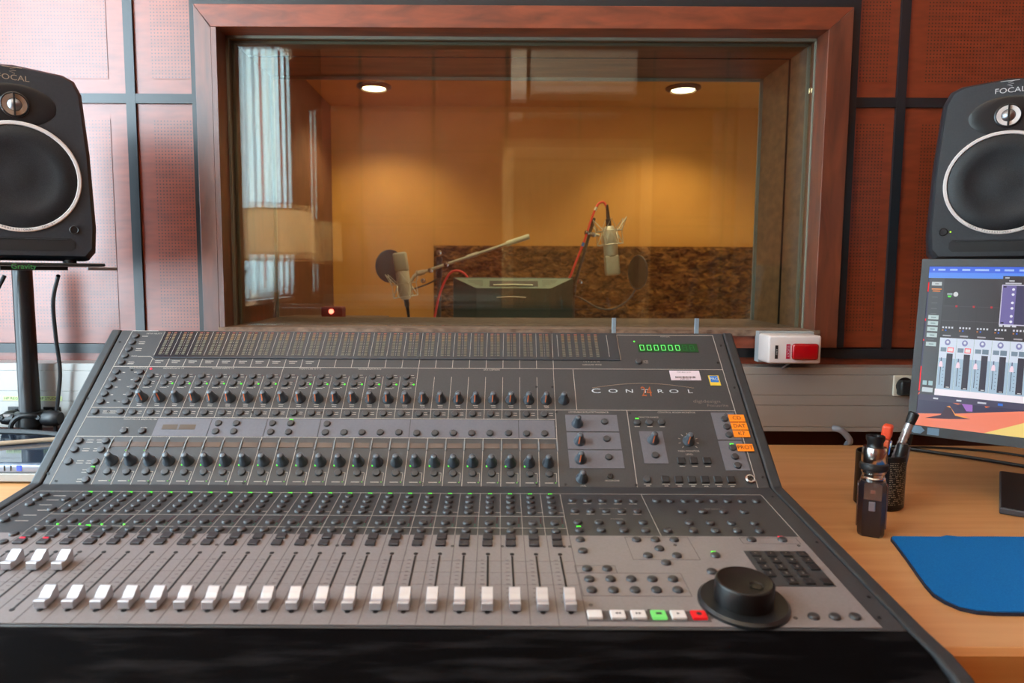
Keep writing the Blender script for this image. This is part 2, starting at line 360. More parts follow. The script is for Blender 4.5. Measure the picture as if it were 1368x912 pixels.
# ------------------------------------------------------------------ the studio window
b = MB(); CY0 = 1.63
b.box(-.690, -.6765, CY0+.010, WY, .975, 1.775); b.box(.812, .8325, CY0+.010, WY, .975, 1.775); b.box(-.6765, .812, CY0+.010, WY, 1.7455, 1.775)
win = struct('window_1', b, M_trim)
def wpart(name, m, *bx, bev=0):
    b = MB(); b.box(*bx, bev=bev); return b.build(name, m, win)
b = MB(); b.prism([(-.6765, .975), (OX0-.012, .975), (OX0-.012, 1.7), (OX0-.012, OZ1), (-.6765, 1.7455)], CY0, WY+.05, 'y', bev=.0012); b.build('stile', M_mahogv, win)
b = MB(); b.prism([(.812, .975), (.812, 1.7455), (OX1, OZ1), (OX1, .975)], CY0, WY+.05, 'y', bev=.0012); b.build('stile', M_mahogv, win)
b = MB(); b.prism([(-.6765, 1.7455), (OX0-.012, OZ1), (OX1, OZ1), (.812, 1.7455)], CY0, WY+.05, 'y', bev=.0012); b.build('rail', M_mahog, win)
wpart('rail', M_mahog, OX0-.012, OX1, CY0+.004, WY+.05, .973, OZ0-.012)
wpart('jamb', M_mahogv, OX0-.0119, OX0, CY0+.0005, 2.05, OZ0, OZ1-.0005)
wpart('jamb', M_reveal, OX1+.004, OX1+.012, WY+.0502, 2.05, OZ0, OZ1+.012)
wpart('jamb', M_reveal, OX0, OX1+.004, WY+.0502, 2.05, OZ1, OZ1+.012)
wpart('sill', M_sill, OX0-.014, OX1+.012, CY0-.004, 2.06, OZ0-.014, OZ0)
# glazing beads and the inner boards between the panes
b = MB(); G = 1.70
for (y, d) in ((G-.012, .006), (G+.026, .006), (2.02, .008)):
    b.box(OX0, OX0+d, y, y+.008, OZ0, OZ1); b.box(OX1+.004-d, OX1+.004, y, y+.008, OZ0, OZ1); b.box(OX0, OX1+.004, y, y+.008, OZ1-d, OZ1)
b.build('glazing_bead', M_grey_seal, win)
b = MB()
for y in (1.84,):
    b.box(OX1-.0, OX1+.0045, y, y+.004, OZ0, OZ1); b.box(OX0, OX1+.004, y, y+.004, OZ1-.002, OZ1+.001)
b.build('board_joint', M_black, win)
for y, tl_ in ((G, 0), (G+.018, .0062), (2.035, 0)):
    b = MB(); z0, z1 = OZ0+.0005, OZ1-.0005; b.prism([(y, z0), (y+.006, z0), (y+.006-tl_, z1), (y-tl_, z1)], OX0+.0005, OX1-.0005); b.build('glass_pane', M_glass, win)

# ------------------------------------------------------------------ recording booth behind the glass
BX0, BX1, BY1, BH = -1.42, 3.0, 6.25, 2.61
M_ochre = noisy('ochre_paint', srgb(196, 138, 58), srgb(204, 146, 64), (1, 1, 1), 3, .75)
M_bwood = noisy('booth_wood', srgb(98, 62, 44), srgb(116, 76, 54), (6, 6, 1), 4, .6)
b = MB(); b.box(BX0-.2, BX1+.2, 2.0, BY1+.2, BH, BH+.1); struct('ceiling', b, M_ochre)
b = MB(); b.box(BX0-.2, BX1+.2, BY1, BY1+.15, 0, BH); struct('wall_back', b, M_ochre)
b = MB(); b.box(BX1, BX1+.15, 2.0, BY1, 0, BH); struct('wall_right', b, M_ochre)
b = MB(); b.box(BX0-.15, BX0, 2.0, BY1, 0, BH); struct('wall_left', b, M_bwood)
# cork wainscot: rough bark relief
def bark_mat():
    m = noisy('bark_cork', srgb(84, 54, 26), srgb(184, 132, 70), (2.6, 1, 5), 5, .9, .15, detail=10, lo=.36, hi=.66, dist=1.2)
    nt = m.node_tree; b_ = nt.nodes['Principled BSDF']; v = nt.nodes.new('ShaderNodeTexVoronoi'); v.inputs['Scale'].default_value = 6; v.feature = 'F1'
    mp = [q for q in nt.nodes if q.type == 'MAPPING'][0]; nz = [q for q in nt.nodes if q.type == 'TEX_NOISE'][0]
    ad = nt.nodes.new('ShaderNodeMixRGB'); ad.inputs[0].default_value = .35
    nt.links.new(mp.outputs[0], ad.inputs[1]); nt.links.new(nz.outputs['Color'], ad.inputs[2]); nt.links.new(ad.outputs[0], v.inputs[0])
    bp = nt.nodes.new('ShaderNodeBump'); bp.inputs['Strength'].default_value = 1; bp.inputs['Distance'].default_value = .05
    nt.links.new(v.outputs['Distance'], bp.inputs['Height']); nt.links.new(bp.outputs[0], b_.inputs['Normal'])
    mx = nt.nodes.new('ShaderNodeMix'); mx.data_type = 'RGBA'; mx.blend_type = 'MULTIPLY'; mx.inputs['Factor'].default_value = .6
    r = [q for q in nt.nodes if q.type == 'VALTORGB'][0]; r2 = nt.nodes.new('ShaderNodeValToRGB'); r2.color_ramp.elements[0].position = .05; r2.color_ramp.elements[1].position = .45
    r2.color_ramp.elements[0].color = (1, .95, .8, 1); r2.color_ramp.elements[1].color = (.35, .28, .2, 1)
    nt.links.new(v.outputs['Distance'], r2.inputs[0]); nt.links.new(r.outputs[0], mx.inputs['A']); nt.links.new(r2.outputs[0], mx.inputs['B']); nt.links.new(mx.outputs['Result'], b_.inputs['Base Color'])
    return m
t = bmesh.new(); nx, nz_ = 150, 60; gx0, gx1, gz1 = -.52, BX1, 1.405
from mathutils import noise as mn
V = []
for j in range(nz_+1):
    for i in range(nx+1):
        x = gx0+(gx1-gx0)*i/nx; z = gz1*j/nz_
        d = .035+.035*mn.noise(Vector((x*7, 0, z*14)))+.022*mn.noise(Vector((x*16+7, 3, z*30)))
        if i in (0, nx) or j in (0, nz_): d = .0
        V.append(t.verts.new((x, BY1-.012-max(d, 0), z)))
for j in range(nz_):
    for i in range(nx):
        a = j*(nx+1)+i; t.faces.new((V[a], V[a+1], V[a+nx+2], V[a+nx+1]))
b = MB(); b.join(t); t.free(); cork = b.build('bark_cladding', bark_mat(), None, True)
tag(cork, 'rough brown bark cladding covering the lower right of the booth back wall', 'wall cladding')
M_dl = lamp('downlight_bulb', 255, 235, 190, 14)
M_dlring = mat('downlight_ring', srgb(70, 54, 40), .4, metal=.4)
for (x, y, lab) in ((-.93, 5.6, 'lit round downlight in the booth ceiling, the left of two'), (1.485, 5.6, 'lit round downlight in the booth ceiling, the right of two')):
    d = thing('downlight', lab, 'ceiling light', (x, y, BH), group='round booth downlights')
    b = MB(); b.lathe([(.10, 0), (.135, 0), (.135, -.012), (.10, -.028), (.10, 0)], Matrix.Translation((x, y, BH)), 32); b.build('trim_ring', M_dlring, d, True)
    b = MB(); b.lathe([(0, -.020), (.088, -.020), (.088, -.003), (0, -.003)][::-1], Matrix.Translation((x, y, BH)), 32); b.build('bulb', M_dl, d)
    L_ = bpy.data.lights.new('downlight_lamp', 'SPOT'); L_.energy = 75; L_.color = (1, .80, .5); L_.spot_size = math.radians(130); L_.spot_blend = .6; L_.shadow_soft_size = .08
    lo_ = bpy.data.objects.new('downlight_lamp', L_); C.objects.link(lo_); lo_.location = (x, y, BH-.05)

# lamp with drum shade, standing near the side window; the glass mirrors it
LPX, LPY = -1.085, -.10
fl = thing('floor_lamp', 'floor lamp with beige drum shade, mirrored at the left of the studio glass', 'lamp', (LPX, LPY, 0))
sm_, T = True, Matrix.Translation
b = MB(); b.lathe([(0, 0), (.14, 0), (.14, .015), (.02, .03), (0, .03)], T((LPX, LPY, 0)), 32); b.build('base', M_bwood, fl, True)
b = MB(); b.tube([(LPX, LPY, .02), (LPX, LPY, 1.32)], .011, 12); b.build('pole', noisy('lamp_pole', srgb(130, 100, 66), srgb(140, 110, 76), (1, 1, 1), 3, .4), fl, True)
b = MB(); P_ = [(.188, 1.212), (.184, 1.452)]; b.lathe(P_+[(.181, 1.452), (.185, 1.212), (.188, 1.212)], T((LPX, LPY, 0)), 48); sh = b.build('lamp_shade', M_shade, fl, True)
b = MB(); b.lathe([(.1888, 1.209), (.1888, 1.218), (.1840, 1.218), (.1840, 1.209), (.1888, 1.209)], T((LPX, LPY, 0)), 48); b.lathe([(.1852, 1.446), (.1848, 1.454), (.1805, 1.454), (.1805, 1.446), (.1852, 1.446)], T((LPX, LPY, 0)), 48); b.build('shade_rim', mat('rim_brass', srgb(150, 110, 66), .5), sh, True)
b = MB(); b.lathe([(0, 1.26), (.02, 1.27), (.028, 1.30), (.018, 1.33), (0, 1.34)], T((LPX, LPY, 0)), 16); b.build('bulb', lamp('bulb_warm', 255, 190, 120, 6), fl, True)
pl = bpy.data.lights.new('lamp_glow', 'POINT'); pl.energy = 330; pl.color = (1, .72, .46); pl.shadow_soft_size = .03
po = bpy.data.objects.new('lamp_glow', pl); C.objects.link(po); po.location = (LPX, LPY, 1.40)

# booth table, monitor, microphones
M_nickel = mat('mic_nickel', srgb(206, 196, 170), .42, metal=.3); M_wire = mat('shock_wire', srgb(214, 206, 180), .4, metal=.4)
M_redc = mat('red_cable', srgb(236, 60, 44), .5); M_stand = mat('stand_dark', srgb(70, 60, 48), .5)
tb = thing('table', 'table in the booth carrying the back-turned monitor, top hidden below the sill', 'table', (.09, 2.63, 0))
b = MB(); b.box(-.42, .60, 2.42, 2.835, .70, .73, bev=.003); b.build('table_top', M_beech, tb)
for (x, y) in ((-.38, 2.46), (.56, 2.46), (-.38, 2.80), (.56, 2.80)):
    b = MB(); b.tube([(x, y, 0), (x, y, .70)], .02, 12); b.build('leg', M_steel, tb)
M_mong = noisy('monitor_shell', srgb(44, 60, 52), srgb(48, 64, 56), (1, 1, 1), 4, .35, .5)
M_mong_lit = mat('monitor_shell_lit', srgb(108, 124, 104), .4)  # paler copy of the shell: light caught by the top slope, painted in
mo = thing('computer_monitor', 'dark monitor seen from behind through the glass, vented back towards us', 'monitor', (.083, 2.74, .73))
x0, x1 = -.152, .317
b = MB(); b.box(x0, x1, 2.735, 2.765, .86, 1.133, bev=.003); b.build('front_case', M_mong, mo)
b = MB(); zt, zb = 1.130, .87; xi0, xi1 = x0+.092, x1-.092; yb = 2.685
A = [(x0+.004, 2.735, zt), (x1-.004, 2.735, zt), (x1-.004, 2.735, zb), (x0+.004, 2.735, zb)]; B_ = [(xi0, yb, zt-.038), (xi1, yb, zt-.038), (xi1, yb, zb+.03), (xi0, yb, zb+.03)]
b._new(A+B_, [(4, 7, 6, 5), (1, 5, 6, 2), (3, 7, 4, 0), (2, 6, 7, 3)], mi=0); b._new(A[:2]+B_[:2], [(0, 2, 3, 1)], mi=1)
b.build('rear_shell', [M_mong, M_mong_lit], mo)
dy = (2.735-yb)/.038
def topS(x, s): return (x, 2.735-s*(2.735-yb)-.0012, zt-.038*s-.0002)
b = MB(); b._new([topS(-.01, .25), topS(.178, .25), topS(.178, .82), topS(-.01, .82)], [(0, 1, 2, 3)]); 
for g in (-.092, .196):
    for i in range(9):
        for j in range(4):
            xx = g+i*.0065
            if (g < 0 and j*.014 > .012+i*.005) or (g > 0 and j*.014 > .012+(8-i)*.005): continue
            s0 = .18+j*.17; b._new([topS(xx, s0), topS(xx+.003, s0), topS(xx+.003, s0+.09), topS(xx, s0+.09)], [(0, 1, 2, 3)])
b.build('vent_holes', M_black, mo)
b = MB(); b.tube([(.005, 2.70, 1.104), (.08, 2.698, 1.106), (.158, 2.70, 1.104)], .0032, 8); b.build('handle', mat('handle_bar', srgb(232, 228, 190), .3), mo, True)
b = MB(); b.tube(spline([(.018, 2.683, 1.057), (.075, 2.682, 1.060), (.13, 2.683, 1.057)], 4), .0016, 6); b.build('cable_clip', M_wire, mo, True)
b = MB(); b.box(.03, .135, 2.72, 2.76, .745, .9); b.box(-.02, .185, 2.62, 2.82, .73, .745, bev=.002); b.build('stand', M_mong, mo)

def mic(name, label, M, cat='microphone', flip=False):
    zf = (lambda z: .084-z) if flip else (lambda z: z)
    o = thing(name, label, cat, M.translation, group='studio microphones in shock mounts')
    b = MB(); b.box(-.028, .028, -.024, .024, .115, .195, M=M, bev=.008, seg=3); b.build('grille', noisy(name+'_mesh', srgb(170, 160, 132), srgb(206, 196, 166), (1, 1, 1), 900, .5, metal=.4), o, True)
    b = MB(); b.lathe([(0, 0), (.016, 0), (.021, .006), (.0265, .03), (.028, .05), (.028, .113), (.0265, .118), (0, .118)], M, 28); b.build('body', M_nickel, o, True)
    b = MB(); b.lathe([(0, -.085), (.0055, -.085), (.0075, -.03), (.0105, -.028), (.0105, 0), (0, 0)], M, 18); b.build('connector', M_black, o, True)
    b = MB()
    for (r, z) in ((.050, .012), (.050, .066)):
        b.tube([(r*math.cos(a*PI/12), r*math.sin(a*PI/12), zf(z)) for a in range(25)], .0021, 6, M=M, cap=False)
    for i in range(6):
        a0 = i*PI/3; a1 = a0+PI/6; a2 = a0+PI/3
        c = lambda r, a, z: (r*math.cos(a), r*math.sin(a), zf(z))
        b.tube([c(.050, a0, .062), c(.076, a1, .112), c(.050, a2, .062)], .0019, 5, M=M)
        b.tube([c(.052, a0, .012), c(.030, a1, .060), c(.052, a2, .012)], .0015, 5, M=M)
        b.tube([c(.050, a0, .062), c(.052, a0, .012)], .0016, 5, M=M)
    b.build('shock_mount', M_wire, o, True)
    return o
ML = T((-.357, 2.9, 1.040)) @ Matrix.Rotation(math.radians(-8), 4, 'Y')
mic('condenser_microphone', 'upright condenser microphone in a shock mount, left behind the glass', ML)
MR = T((.463, 2.8, 1.338)) @ Matrix.Rotation(math.radians(174), 4, 'Y')
mic('condenser_microphone', 'upside-down condenser microphone hanging above and right of the booth monitor', MR, flip=True)
def boom_stand(name, label, base, top, arm, extra=(), am=None):
    o = thing(name, label, 'microphone stand', (*base, 0))
    b = MB()
    for a in (90, 210, 330): b.tube([(base[0], base[1], .10), (base[0]+.28*math.cos(math.radians(a)), base[1]+.28*math.sin(math.radians(a)), .008)], .008, 8)
    b.build('tripod', M_stand, o)
    b = MB(); b.tube([(*base, .04), (*base, top)], .0085, 10); b.build('pole', M_stand, o, True)
    b = MB(); b.tube([(base[0], base[1]-.0, top-.03), (base[0], base[1], top+.04)], .013, 12); b.lathe([(0, -.012), (.012, -.012), (.015, 0), (.012, .012), (0, .012)], T((base[0], base[1], top+.045)), 14); b.build('clutch', M_black, o, True)
    b = MB(); b.tube(arm[:2], .0065, 10); b.tube([arm[0]-(arm[1]-arm[0]).normalized()*.012, arm[0]+(arm[1]-arm[0]).normalized()*.015], .011, 10); b.build('boom_arm', am or M_nickel, o, True)
    for p in extra:
        b = MB(); b.lathe([(0, -.011), (.009, -.008), (.012, 0), (.009, .008), (0, .011)], T(p), 14); b.build('knob', M_chrome, o, True)
    return o
v = Vector
a0, a1 = v((-.295, 2.9, 1.150)), v((.152, 2.9, 1.302))
st = boom_stand('microphone_stand', 'boom stand with its arm slanting up over the monitor, holding the left microphone', (-.222, 2.925), 1.16, [a0, a1], (v((-.19, 2.885, 1.185)), v((-.255, 2.885, 1.160)), v((-.285, 2.885, 1.118)), v((-.222, 2.915, 1.235))))
d_ = (a1-a0).normalized()
b = MB(); b.tube([a1-d_*.10, a1], .011, 14); b.build('counterweight', mat('weight_grip', srgb(206, 200, 168), .5), st, True)
b = MB(); b.tube([a0+d_*.20, a0+d_*.25], .0095, 12); b.tube([v((-.30, 2.9, 1.150)), v((-.325, 2.9, 1.135)), v((-.337, 2.9, 1.115))], .007, 8); b.build('clamp', M_nickel, st, True)
r0, r1 = v((.335, 2.875, 1.09)), v((.405, 2.80, 1.37))
st2 = boom_stand('microphone_stand', 'dark boom stand right of the monitor, holding the upside-down microphone', (.335, 2.89), 1.08, [r0, r1], (v((.376, 2.79, 1.311)), v((.400, 2.79, 1.304)), v((.352, 2.81, 1.118))), M_stand)
b = MB(); b.tube([v((.388, 2.79, 1.308)), v((.425, 2.79, 1.300))], .006, 8); b.build('clamp', M_nickel, st2, True)
def popf(label, c, r, rz, pts):
    Mx = T(c) @ Matrix.Rotation(rz, 4, 'Z') @ Matrix.Rotation(PI/2, 4, 'X')
    o = thing('pop_filter', label, 'pop filter', c, group='round pop filters')
    b = MB(); b.lathe([(0, -.0015), (r-.003, -.0015), (r-.003, .0015), (0, .0015)], Mx, 40); b.build('screen', translucent('nylon_'+label[:5], srgb(62, 44, 30), .5), o)
    b = MB(); b.tube([Mx @ v((r*math.cos(a*PI/20), r*math.sin(a*PI/20), 0)) for a in range(41)], .003, 8, cap=False); b.build('hoop', M_black, o, True)
    b = MB(); b.tube(spline(pts, 8), .0035, 8); b.build('gooseneck', M_stand, o, True)
popf('round black pop filter behind the upright left microphone', (-.436, 2.99, 1.178), .068, math.radians(38), [(-.42, 2.98, 1.112), (-.36, 2.97, 1.08), (-.28, 2.93, 1.10), (-.222, 2.915, 1.13)])
popf('round black pop filter on a gooseneck, right of the hanging microphone', (.583, 2.8, 1.156), .066, math.radians(-68), [(.575, 2.8, 1.088), (.545, 2.8, 1.045), (.49, 2.8, 1.010), (.43, 2.8, 1.012), (.37, 2.82, 1.045), (.335, 2.89, 1.06)])
b = MB(); b.tube(spline([(-.345, 2.9, .955), (-.345, 2.88, .88), (-.30, 2.85, .84), (-.252, 2.85, .90), (-.215, 2.85, 1.06), (-.175, 2.85, 1.145), (-.135, 2.85, 1.158), (-.10, 2.85, 1.13), (-.085, 2.85, 1.05), (-.08, 2.86, .80), (-.08, 2.86, .3)], 8), .0048, 8)
tag(b.build('microphone_cable', M_redc, None, True), 'red cable looping up from the left microphone behind the monitor', 'cable')
b = MB(); b.tube(spline([(.452, 2.8, 1.415), (.44, 2.8, 1.432), (.415, 2.79, 1.420), (.39, 2.785, 1.36), (.365, 2.785, 1.28), (.32, 2.785, 1.16), (.30, 2.80, 1.08), (.30, 2.845, .80), (.30, 2.86, .3)], 8), .0045, 8, mi=0)
b.tube([(.3575, 2.785, 1.258), (.3625, 2.785, 1.272)], .0058, 8, mi=1); b.tube([(.4045, 2.787, 1.398), (.411, 2.789, 1.411)], .0058, 8, mi=2)
tag(b.build('microphone_cable', [M_redc, M_blueink, M_wire], None, True), 'red cable with a blue band running down from the hanging microphone', 'cable')
cb = thing('cabinet', 'low cabinet in the booth under the red signal lamp, hidden below the sill', 'cabinet', (-.70, 3.05, 0))
b = MB(); b.box(-.92, -.48, 2.85, 3.25, 0, .952, bev=.003); b.build('body', M_bwood, cb)
b = MB(); b.box(-.90, -.50, 2.83, 2.8499, .05, .93); b.build('door', M_bwood, cb)
rl = thing('signal_lamp', 'small glowing red signal lamp low behind the left part of the glass', 'lamp', (-.683, 3.0, .952))
b = MB(); b.box(-.728, -.638, 2.96, 3.04, .952, 1.004, bev=.006); b.build('housing', mat('red_housing', srgb(120, 24, 12), .4), rl)
b = MB(); b.lathe([(0, -.004), (.010, -.003), (.010, .003), (0, .004)][::-1], T((-.683, 2.957, .985)) @ Matrix.Rotation(PI/2, 4, 'X'), 16); b.build('bulb', lamp('red_bulb', 255, 120, 100, 6), rl)

# ------------------------------------------------------------------ cable trunking on the front wall
TY = 1.60
tr = thing('cable_trunking', 'long grey wall trunking under the studio window, sockets and labels on it', 'trunking', (0, WY, .78))
b = MB(); b.box(WX0+.001, WX1-.001, TY+.002, WY, .781, .9325, bev=.001); b.build('body', M_trunk, tr)
zl = [.781, .7925, .8435, .8675, .9155, .9325]
for i in range(5):
    b = MB(); b.box(WX0+.001, WX1-.001, TY, TY+.01, zl[i]+.0005, zl[i+1]-.0005, bev=.0006); b.build('cover_strip', M_trunk, tr)
b = MB(); b.box(.9305, .980, TY-.006, TY, .867, .9155, bev=.002); so = b.build('socket_outlet', mat('socket_white', srgb(222, 216, 200), .4), tr)
b = MB(); b.lathe([(.0, 0), (.020, 0), (.020, .001), (0, .001)], T((.9555, TY-.006, .891)) @ Matrix.Rotation(PI/2, 4, 'X'), 28); b.build('socket_well', M_black, so)
def plugged(x, z, lab):
    o = thing('cable_connector', lab, 'connector', (x, TY-.012, z), group='black connectors in the trunking panels')
    b = MB(); Mx = T((x, TY-.006, z)) @ Matrix.Rotation(PI/2, 4, 'X'); b.lathe([(0, 0), (.0095, 0), (.0095, .028), (.007, .035), (.0055, .05), (0, .05)], Mx, 18); b.build('shell', M_blacks, o, True)
for (x, w) in ((-1.106, .018), (-1.023, .019)):
    b = MB(); b.box(x-w, x+w*.95, TY-.005, TY, .803, .831, bev=.001); b.build('connector_panel', M_black, tr)
for (s, x0, x1) in (('HP REGIE', -1.133, -1.095), ('HP STUDIO', -1.057, -1.001)):
    b = MB(); b.box(x0-.004, x1+.002, TY-.0006, TY, .8445, .8555, mi=0); add_text(b, s, .0088, T(((x0+x1)/2, TY-.0008, .850)) @ Matrix.Rotation(PI/2, 4, 'X'), mi=1, spacing=1.1); tag(b.build('label_strip', [mat('label_lime', srgb(186, 200, 140), .6), M_ink], tr), 'yellow-green paper label')

# white box with a red lens on the window frame
lb = thing('signal_light_box', 'white wall box with a red lens at the lower right corner of the studio window', 'signal light', (.685, 1.62, .94))
b = MB(); b.box(.6185, .745, 1.605, 1.629, .944, 1.0150); b.build('back_plate', mat('plate_grey', srgb(180, 186, 190), .4, metal=.3), lb)
b = MB(); b.box(.6165, .7345, 1.542, 1.605, .9480, 1.0110, bev=.005, seg=3); b.build('housing', M_lightbox, lb, True)
b = MB(); b.box(.667, .7255, 1.533, 1.5425, .9575, .9935, bev=.006, seg=3); b.build('lens', M_redlens, lb, True)
b = MB(); b.box(.6310, .6375, 1.5412, 1.542, .959, .989, mi=0); b.box(.6560, .6645, 1.5412, 1.542, .959, .992, mi=1)
add_text(b, 'LUCKY', .0082, T((.6603, 1.541, .9755)) @ Matrix.Rotation(PI/2, 4, 'X') @ Matrix.Rotation(-PI/2, 4, 'Z'), mi=2); add_text(b, 'ELBRO', .0045, T((.6343, 1.541, .974)) @ Matrix.Rotation(PI/2, 4, 'X') @ Matrix.Rotation(-PI/2, 4, 'Z'), mi=2)
b.build('label', [M_black, M_magenta, M_whiteprint], lb)
b = MB(); b.tube(spline([(.682, 1.575, .949), (.676, 1.585, .940), (.670, 1.594, .931)], 4), .0025, 8); b.build('cable', mat('grey_cable', srgb(120, 122, 128), .5), lb, True)

# ------------------------------------------------------------------ desks
DZ = .75
def desk(name, lab, x0, x1, y1):
    o = thing(name, lab, 'desk', ((x0+x1)/2, 1.1, 0))
    b = MB(); b.box(x0, x1, .705, y1, DZ-.03, DZ, bev=.002); b.build('desk_top', M_beech, o)
    b = MB(); b.prism([(.690, DZ-.001), (.7049, DZ), (.7049, DZ-.06), (.690, DZ-.058)], x0, x1, 'x'); b.build('front_edge', M_beech_edge, o)
    for x in (x0+.04, x1-.04):
        b = MB(); b.box(x-.02, x+.02, .78, y1-.06, 0, DZ-.03); b.build('leg', M_beech_edge, o)
desk('desk', 'beech desk on the right under the mouse mat and pen can', -.135, 1.93, 1.60)
desk('desk', 'beech desk on the left under the flat glass-topped device', -1.355, -.137, 1.54)

# ------------------------------------------------------------------ mixing console
B0 = v((0, .991, CZ-.306)); LOp = v((0, .676, CZ-.340)); UPp = v((0, 1.2256, CZ-.1026))
tu = (UPp-B0).normalized(); nu = v((0, -tu.z, tu.y)); tl = (LOp-B0).normalized(); nl = v((0, tl.z, -tl.y))
def cu(x, vv, h=0): return v((x, 0, 0))+B0+tu*vv+nu*h
def cl(x, vv, h=0): return v((x, 0, 0))+B0+tl*vv+nl*h
def fu(x, vv, h=0):     # frame on the upper panel: local x right, y up the panel, z outwards
    p = cu(x, vv, h); return Matrix(((1, 0, 0, p.x), (0, tu.y, nu.y, p.y), (0, tu.z, nu.z, p.z), (0, 0, 0, 1)))
def flo(x, vv, h=0):    # frame on the lower panel: local y away from the viewer
    p = cl(x, vv, h); return Matrix(((1, 0, 0, p.x), (0, -tl.y, nl.y, p.y), (0, -tl.z, nl.z, p.z), (0, 0, 0, 1)))
con = thing('mixing_console', 'large charcoal mixing console with silver faders filling the foreground desk', 'mixing console', (-.12, .95, DZ))
FE = cl(0, .343); TP = cu(0, .3145)
body = [(FE.y, FE.z), (B0.y, B0.z), (TP.y, TP.z), (TP.y+.02, TP.z-.004), (1.262, .80), (1.255, DZ+.002), (.70, DZ+.002), (FE.y, FE.z-.04)]
b = MB(); b.prism(body, -.655, .4075, 'x', bev=.0015); b.build('chassis', M_con, con)
AR = [(.6525, .7965), (.640, .7960), (.615, .7935), (.590, .786), (.570, .773), (.557, .756), (.552, .738), (.556, .720), (.575, .712), (.60, .712), (.60, .745), (.6525, .7575)]
b = MB(); b.prism(AR, -.6545, .407, 'x'); b.build('armrest', M_pad, con, True)
b = MB()
ck = [(.575, .708), (.548, .712), (.540, .735), (.545, .760), (.560, .778), (.582, .7905), (.610, .7965), (FE.y, FE.z+.0015), (B0.y-.0005, B0.z+.0015), (TP.y, TP.z+.0015), (TP.y+.022, TP.z-.004), (1.266, .80), (1.258, DZ+.0015), (.66, DZ+.0015), (.640, .745), (.61, .712)]
b.prism(ck, .4085, .4255, 'x', bev=.003); b.build('side_cheek', M_cheek, con)
b = MB(); b.prism(ck, -.673, -.6565, 'x', bev=.003); b.build('side_cheek', M_cheek, con)
# silver and band overlays
b = MB(); M_ = flo(0, 0); 
def pq(b, F, x0, x1, v0, v1, h, th=.0006, mi=None, x0b=None, x1b=None):
    """thin plate on a panel; lower panel passes negative y"""
    x0b = x0 if x0b is None else x0b; x1b = x1 if x1b is None else x1b
    vs = [(x0, v0, h-th), (x1, v0, h-th), (x1b, v1, h-th), (x0b, v1, h-th), (x0, v0, h), (x1, v0, h), (x1b, v1, h), (x0b, v1, h)]
    b._new(vs, [(4, 5, 6, 7), (0, 1, 5, 4), (1, 2, 6, 5), (2, 3, 7, 6), (3, 0, 4, 7)], F, mi)
pq(b, M_, -.634, .3845, -.339, -.1515, .0008, .0008); b.build('fader_panel', M_congrey, con)
U0, L0 = fu(0, 0), flo(0, 0)
xs = [-.525, -.4395, -.352, -.268, -.1268, .0432, .1000]
GFL = [(a_, c_-.0012, .0865, .1205) for a_, c_ in zip(xs, xs[1:])]+[(.117, .199, .0995, .132), (.117, .199, .066, .0975), (.117, .199, .032, .064), (.230, .2662, .0412, .1003), (.3496, .3863, .0853, .1378), (.3494, .3855, .0295, .0827)]
for g_ in GFL: b = MB(); pq(b, U0, *g_, .0006); b.build('grey_field', M_band, con)
# silkscreen lines and lettering
def XL(k, vv=0): return -.583+.0216*vv+k*.02843
LNW = .0009
b = MB(); pr = b
def hl(x0, x1, vv, w=LNW): pq(pr, U0, x0, x1, vv-w/2, vv+w/2, .0004, .0004)
def vl(xa, va, xb, vb, w=LNW, F=U0): pq(pr, F, xa-w/2, xa+w/2, va, vb, .0004, .0004, None, xb-w/2, xb+w/2)
hl(-.636, -.590, .3135); hl(.2205, .390, .3095); hl(-.6375, .3895, .2293); hl(-.6395, .3895, .1418, .0008); hl(-.6395, .1005, .1225); hl(-.641, .1005, .0855); hl(-.6436, .3898, -.0008)
vl(-.6436, -.0012, -.6355, .3135); vl(.3894, -.0012, .3896, .3095); vl(.2205, .250, .2200, .3095)
hl(-.605, -.583, .2525); vl(-.583, .2525, -.574, .2455); 
for k_ in range(25): vl(XL(k_, .2295), .2295, XL(k_, .249), .249)
for k_ in range(25): vl(XL(k_, .123), .1225, XL(k_, .21), .1418 if k_ in () else (.210 if k_ not in (0, 8, 16, 24) else .229), .0007)
vl(.1365, .1418, .1372, .2293); vl(XL(24, .0), -.0008, XL(24, .14), .1418); vl(.2135, -.0008, .2165, .1418)
for k_ in range(24): vl(XL(k_), -.0008, XL(k_, .085), .0855)
def dash(x, vv, w, h=.0011, F=U0, hh=.0004): pq(pr, F, x, x+w, vv-h/2, vv+h/2, hh, .0003)
def txt(s, x, vv, sz, F=fu, **kw): add_text(pr, s, sz, F(x, vv, .0005), **kw)
txt('METER SELECT', -.595, .3065, .0042); txt('FUNCTION KEYS', -.594, .226, .004); txt('PREAMP/LINE IN 1-8', -.535, .2255, .004); txt('MIC/LINE INPUTS 1-8', -.452, .2258, .004)
txt('PREAMP/LINE IN 9-16', -.305, .2258, .004); txt('MIC/LINE INPUTS 9-16', -.205, .2258, .004); txt('LINE SUBMIXER', .0, .2258, .004)
txt('MONITOR LF & SENDS MIC PRE', -.553, .1185, .0038); txt('CHANNEL BAR DISPLAY', -.487, .1172, .0038); txt('MODE', -.20, .1172, .0036); txt('DYN', -.04, .1172, .0036)
txt('LISTENBACK/SLATE/TALKBACK', .155, .1370, .0046); txt('CONTROL ROOM MONITOR', .295, .1375, .0046); txt('MONITOR SOURCE', .249, .1275, .0036); txt('MAIN MONITOR', .3005, .0635, .0044); txt('LEVEL', .3005, .0575, .0044); txt('SURROUND METER', .170, .2385, .0038); txt('L  C  R  LS  RS  LFE', .170, .2455, .0034)
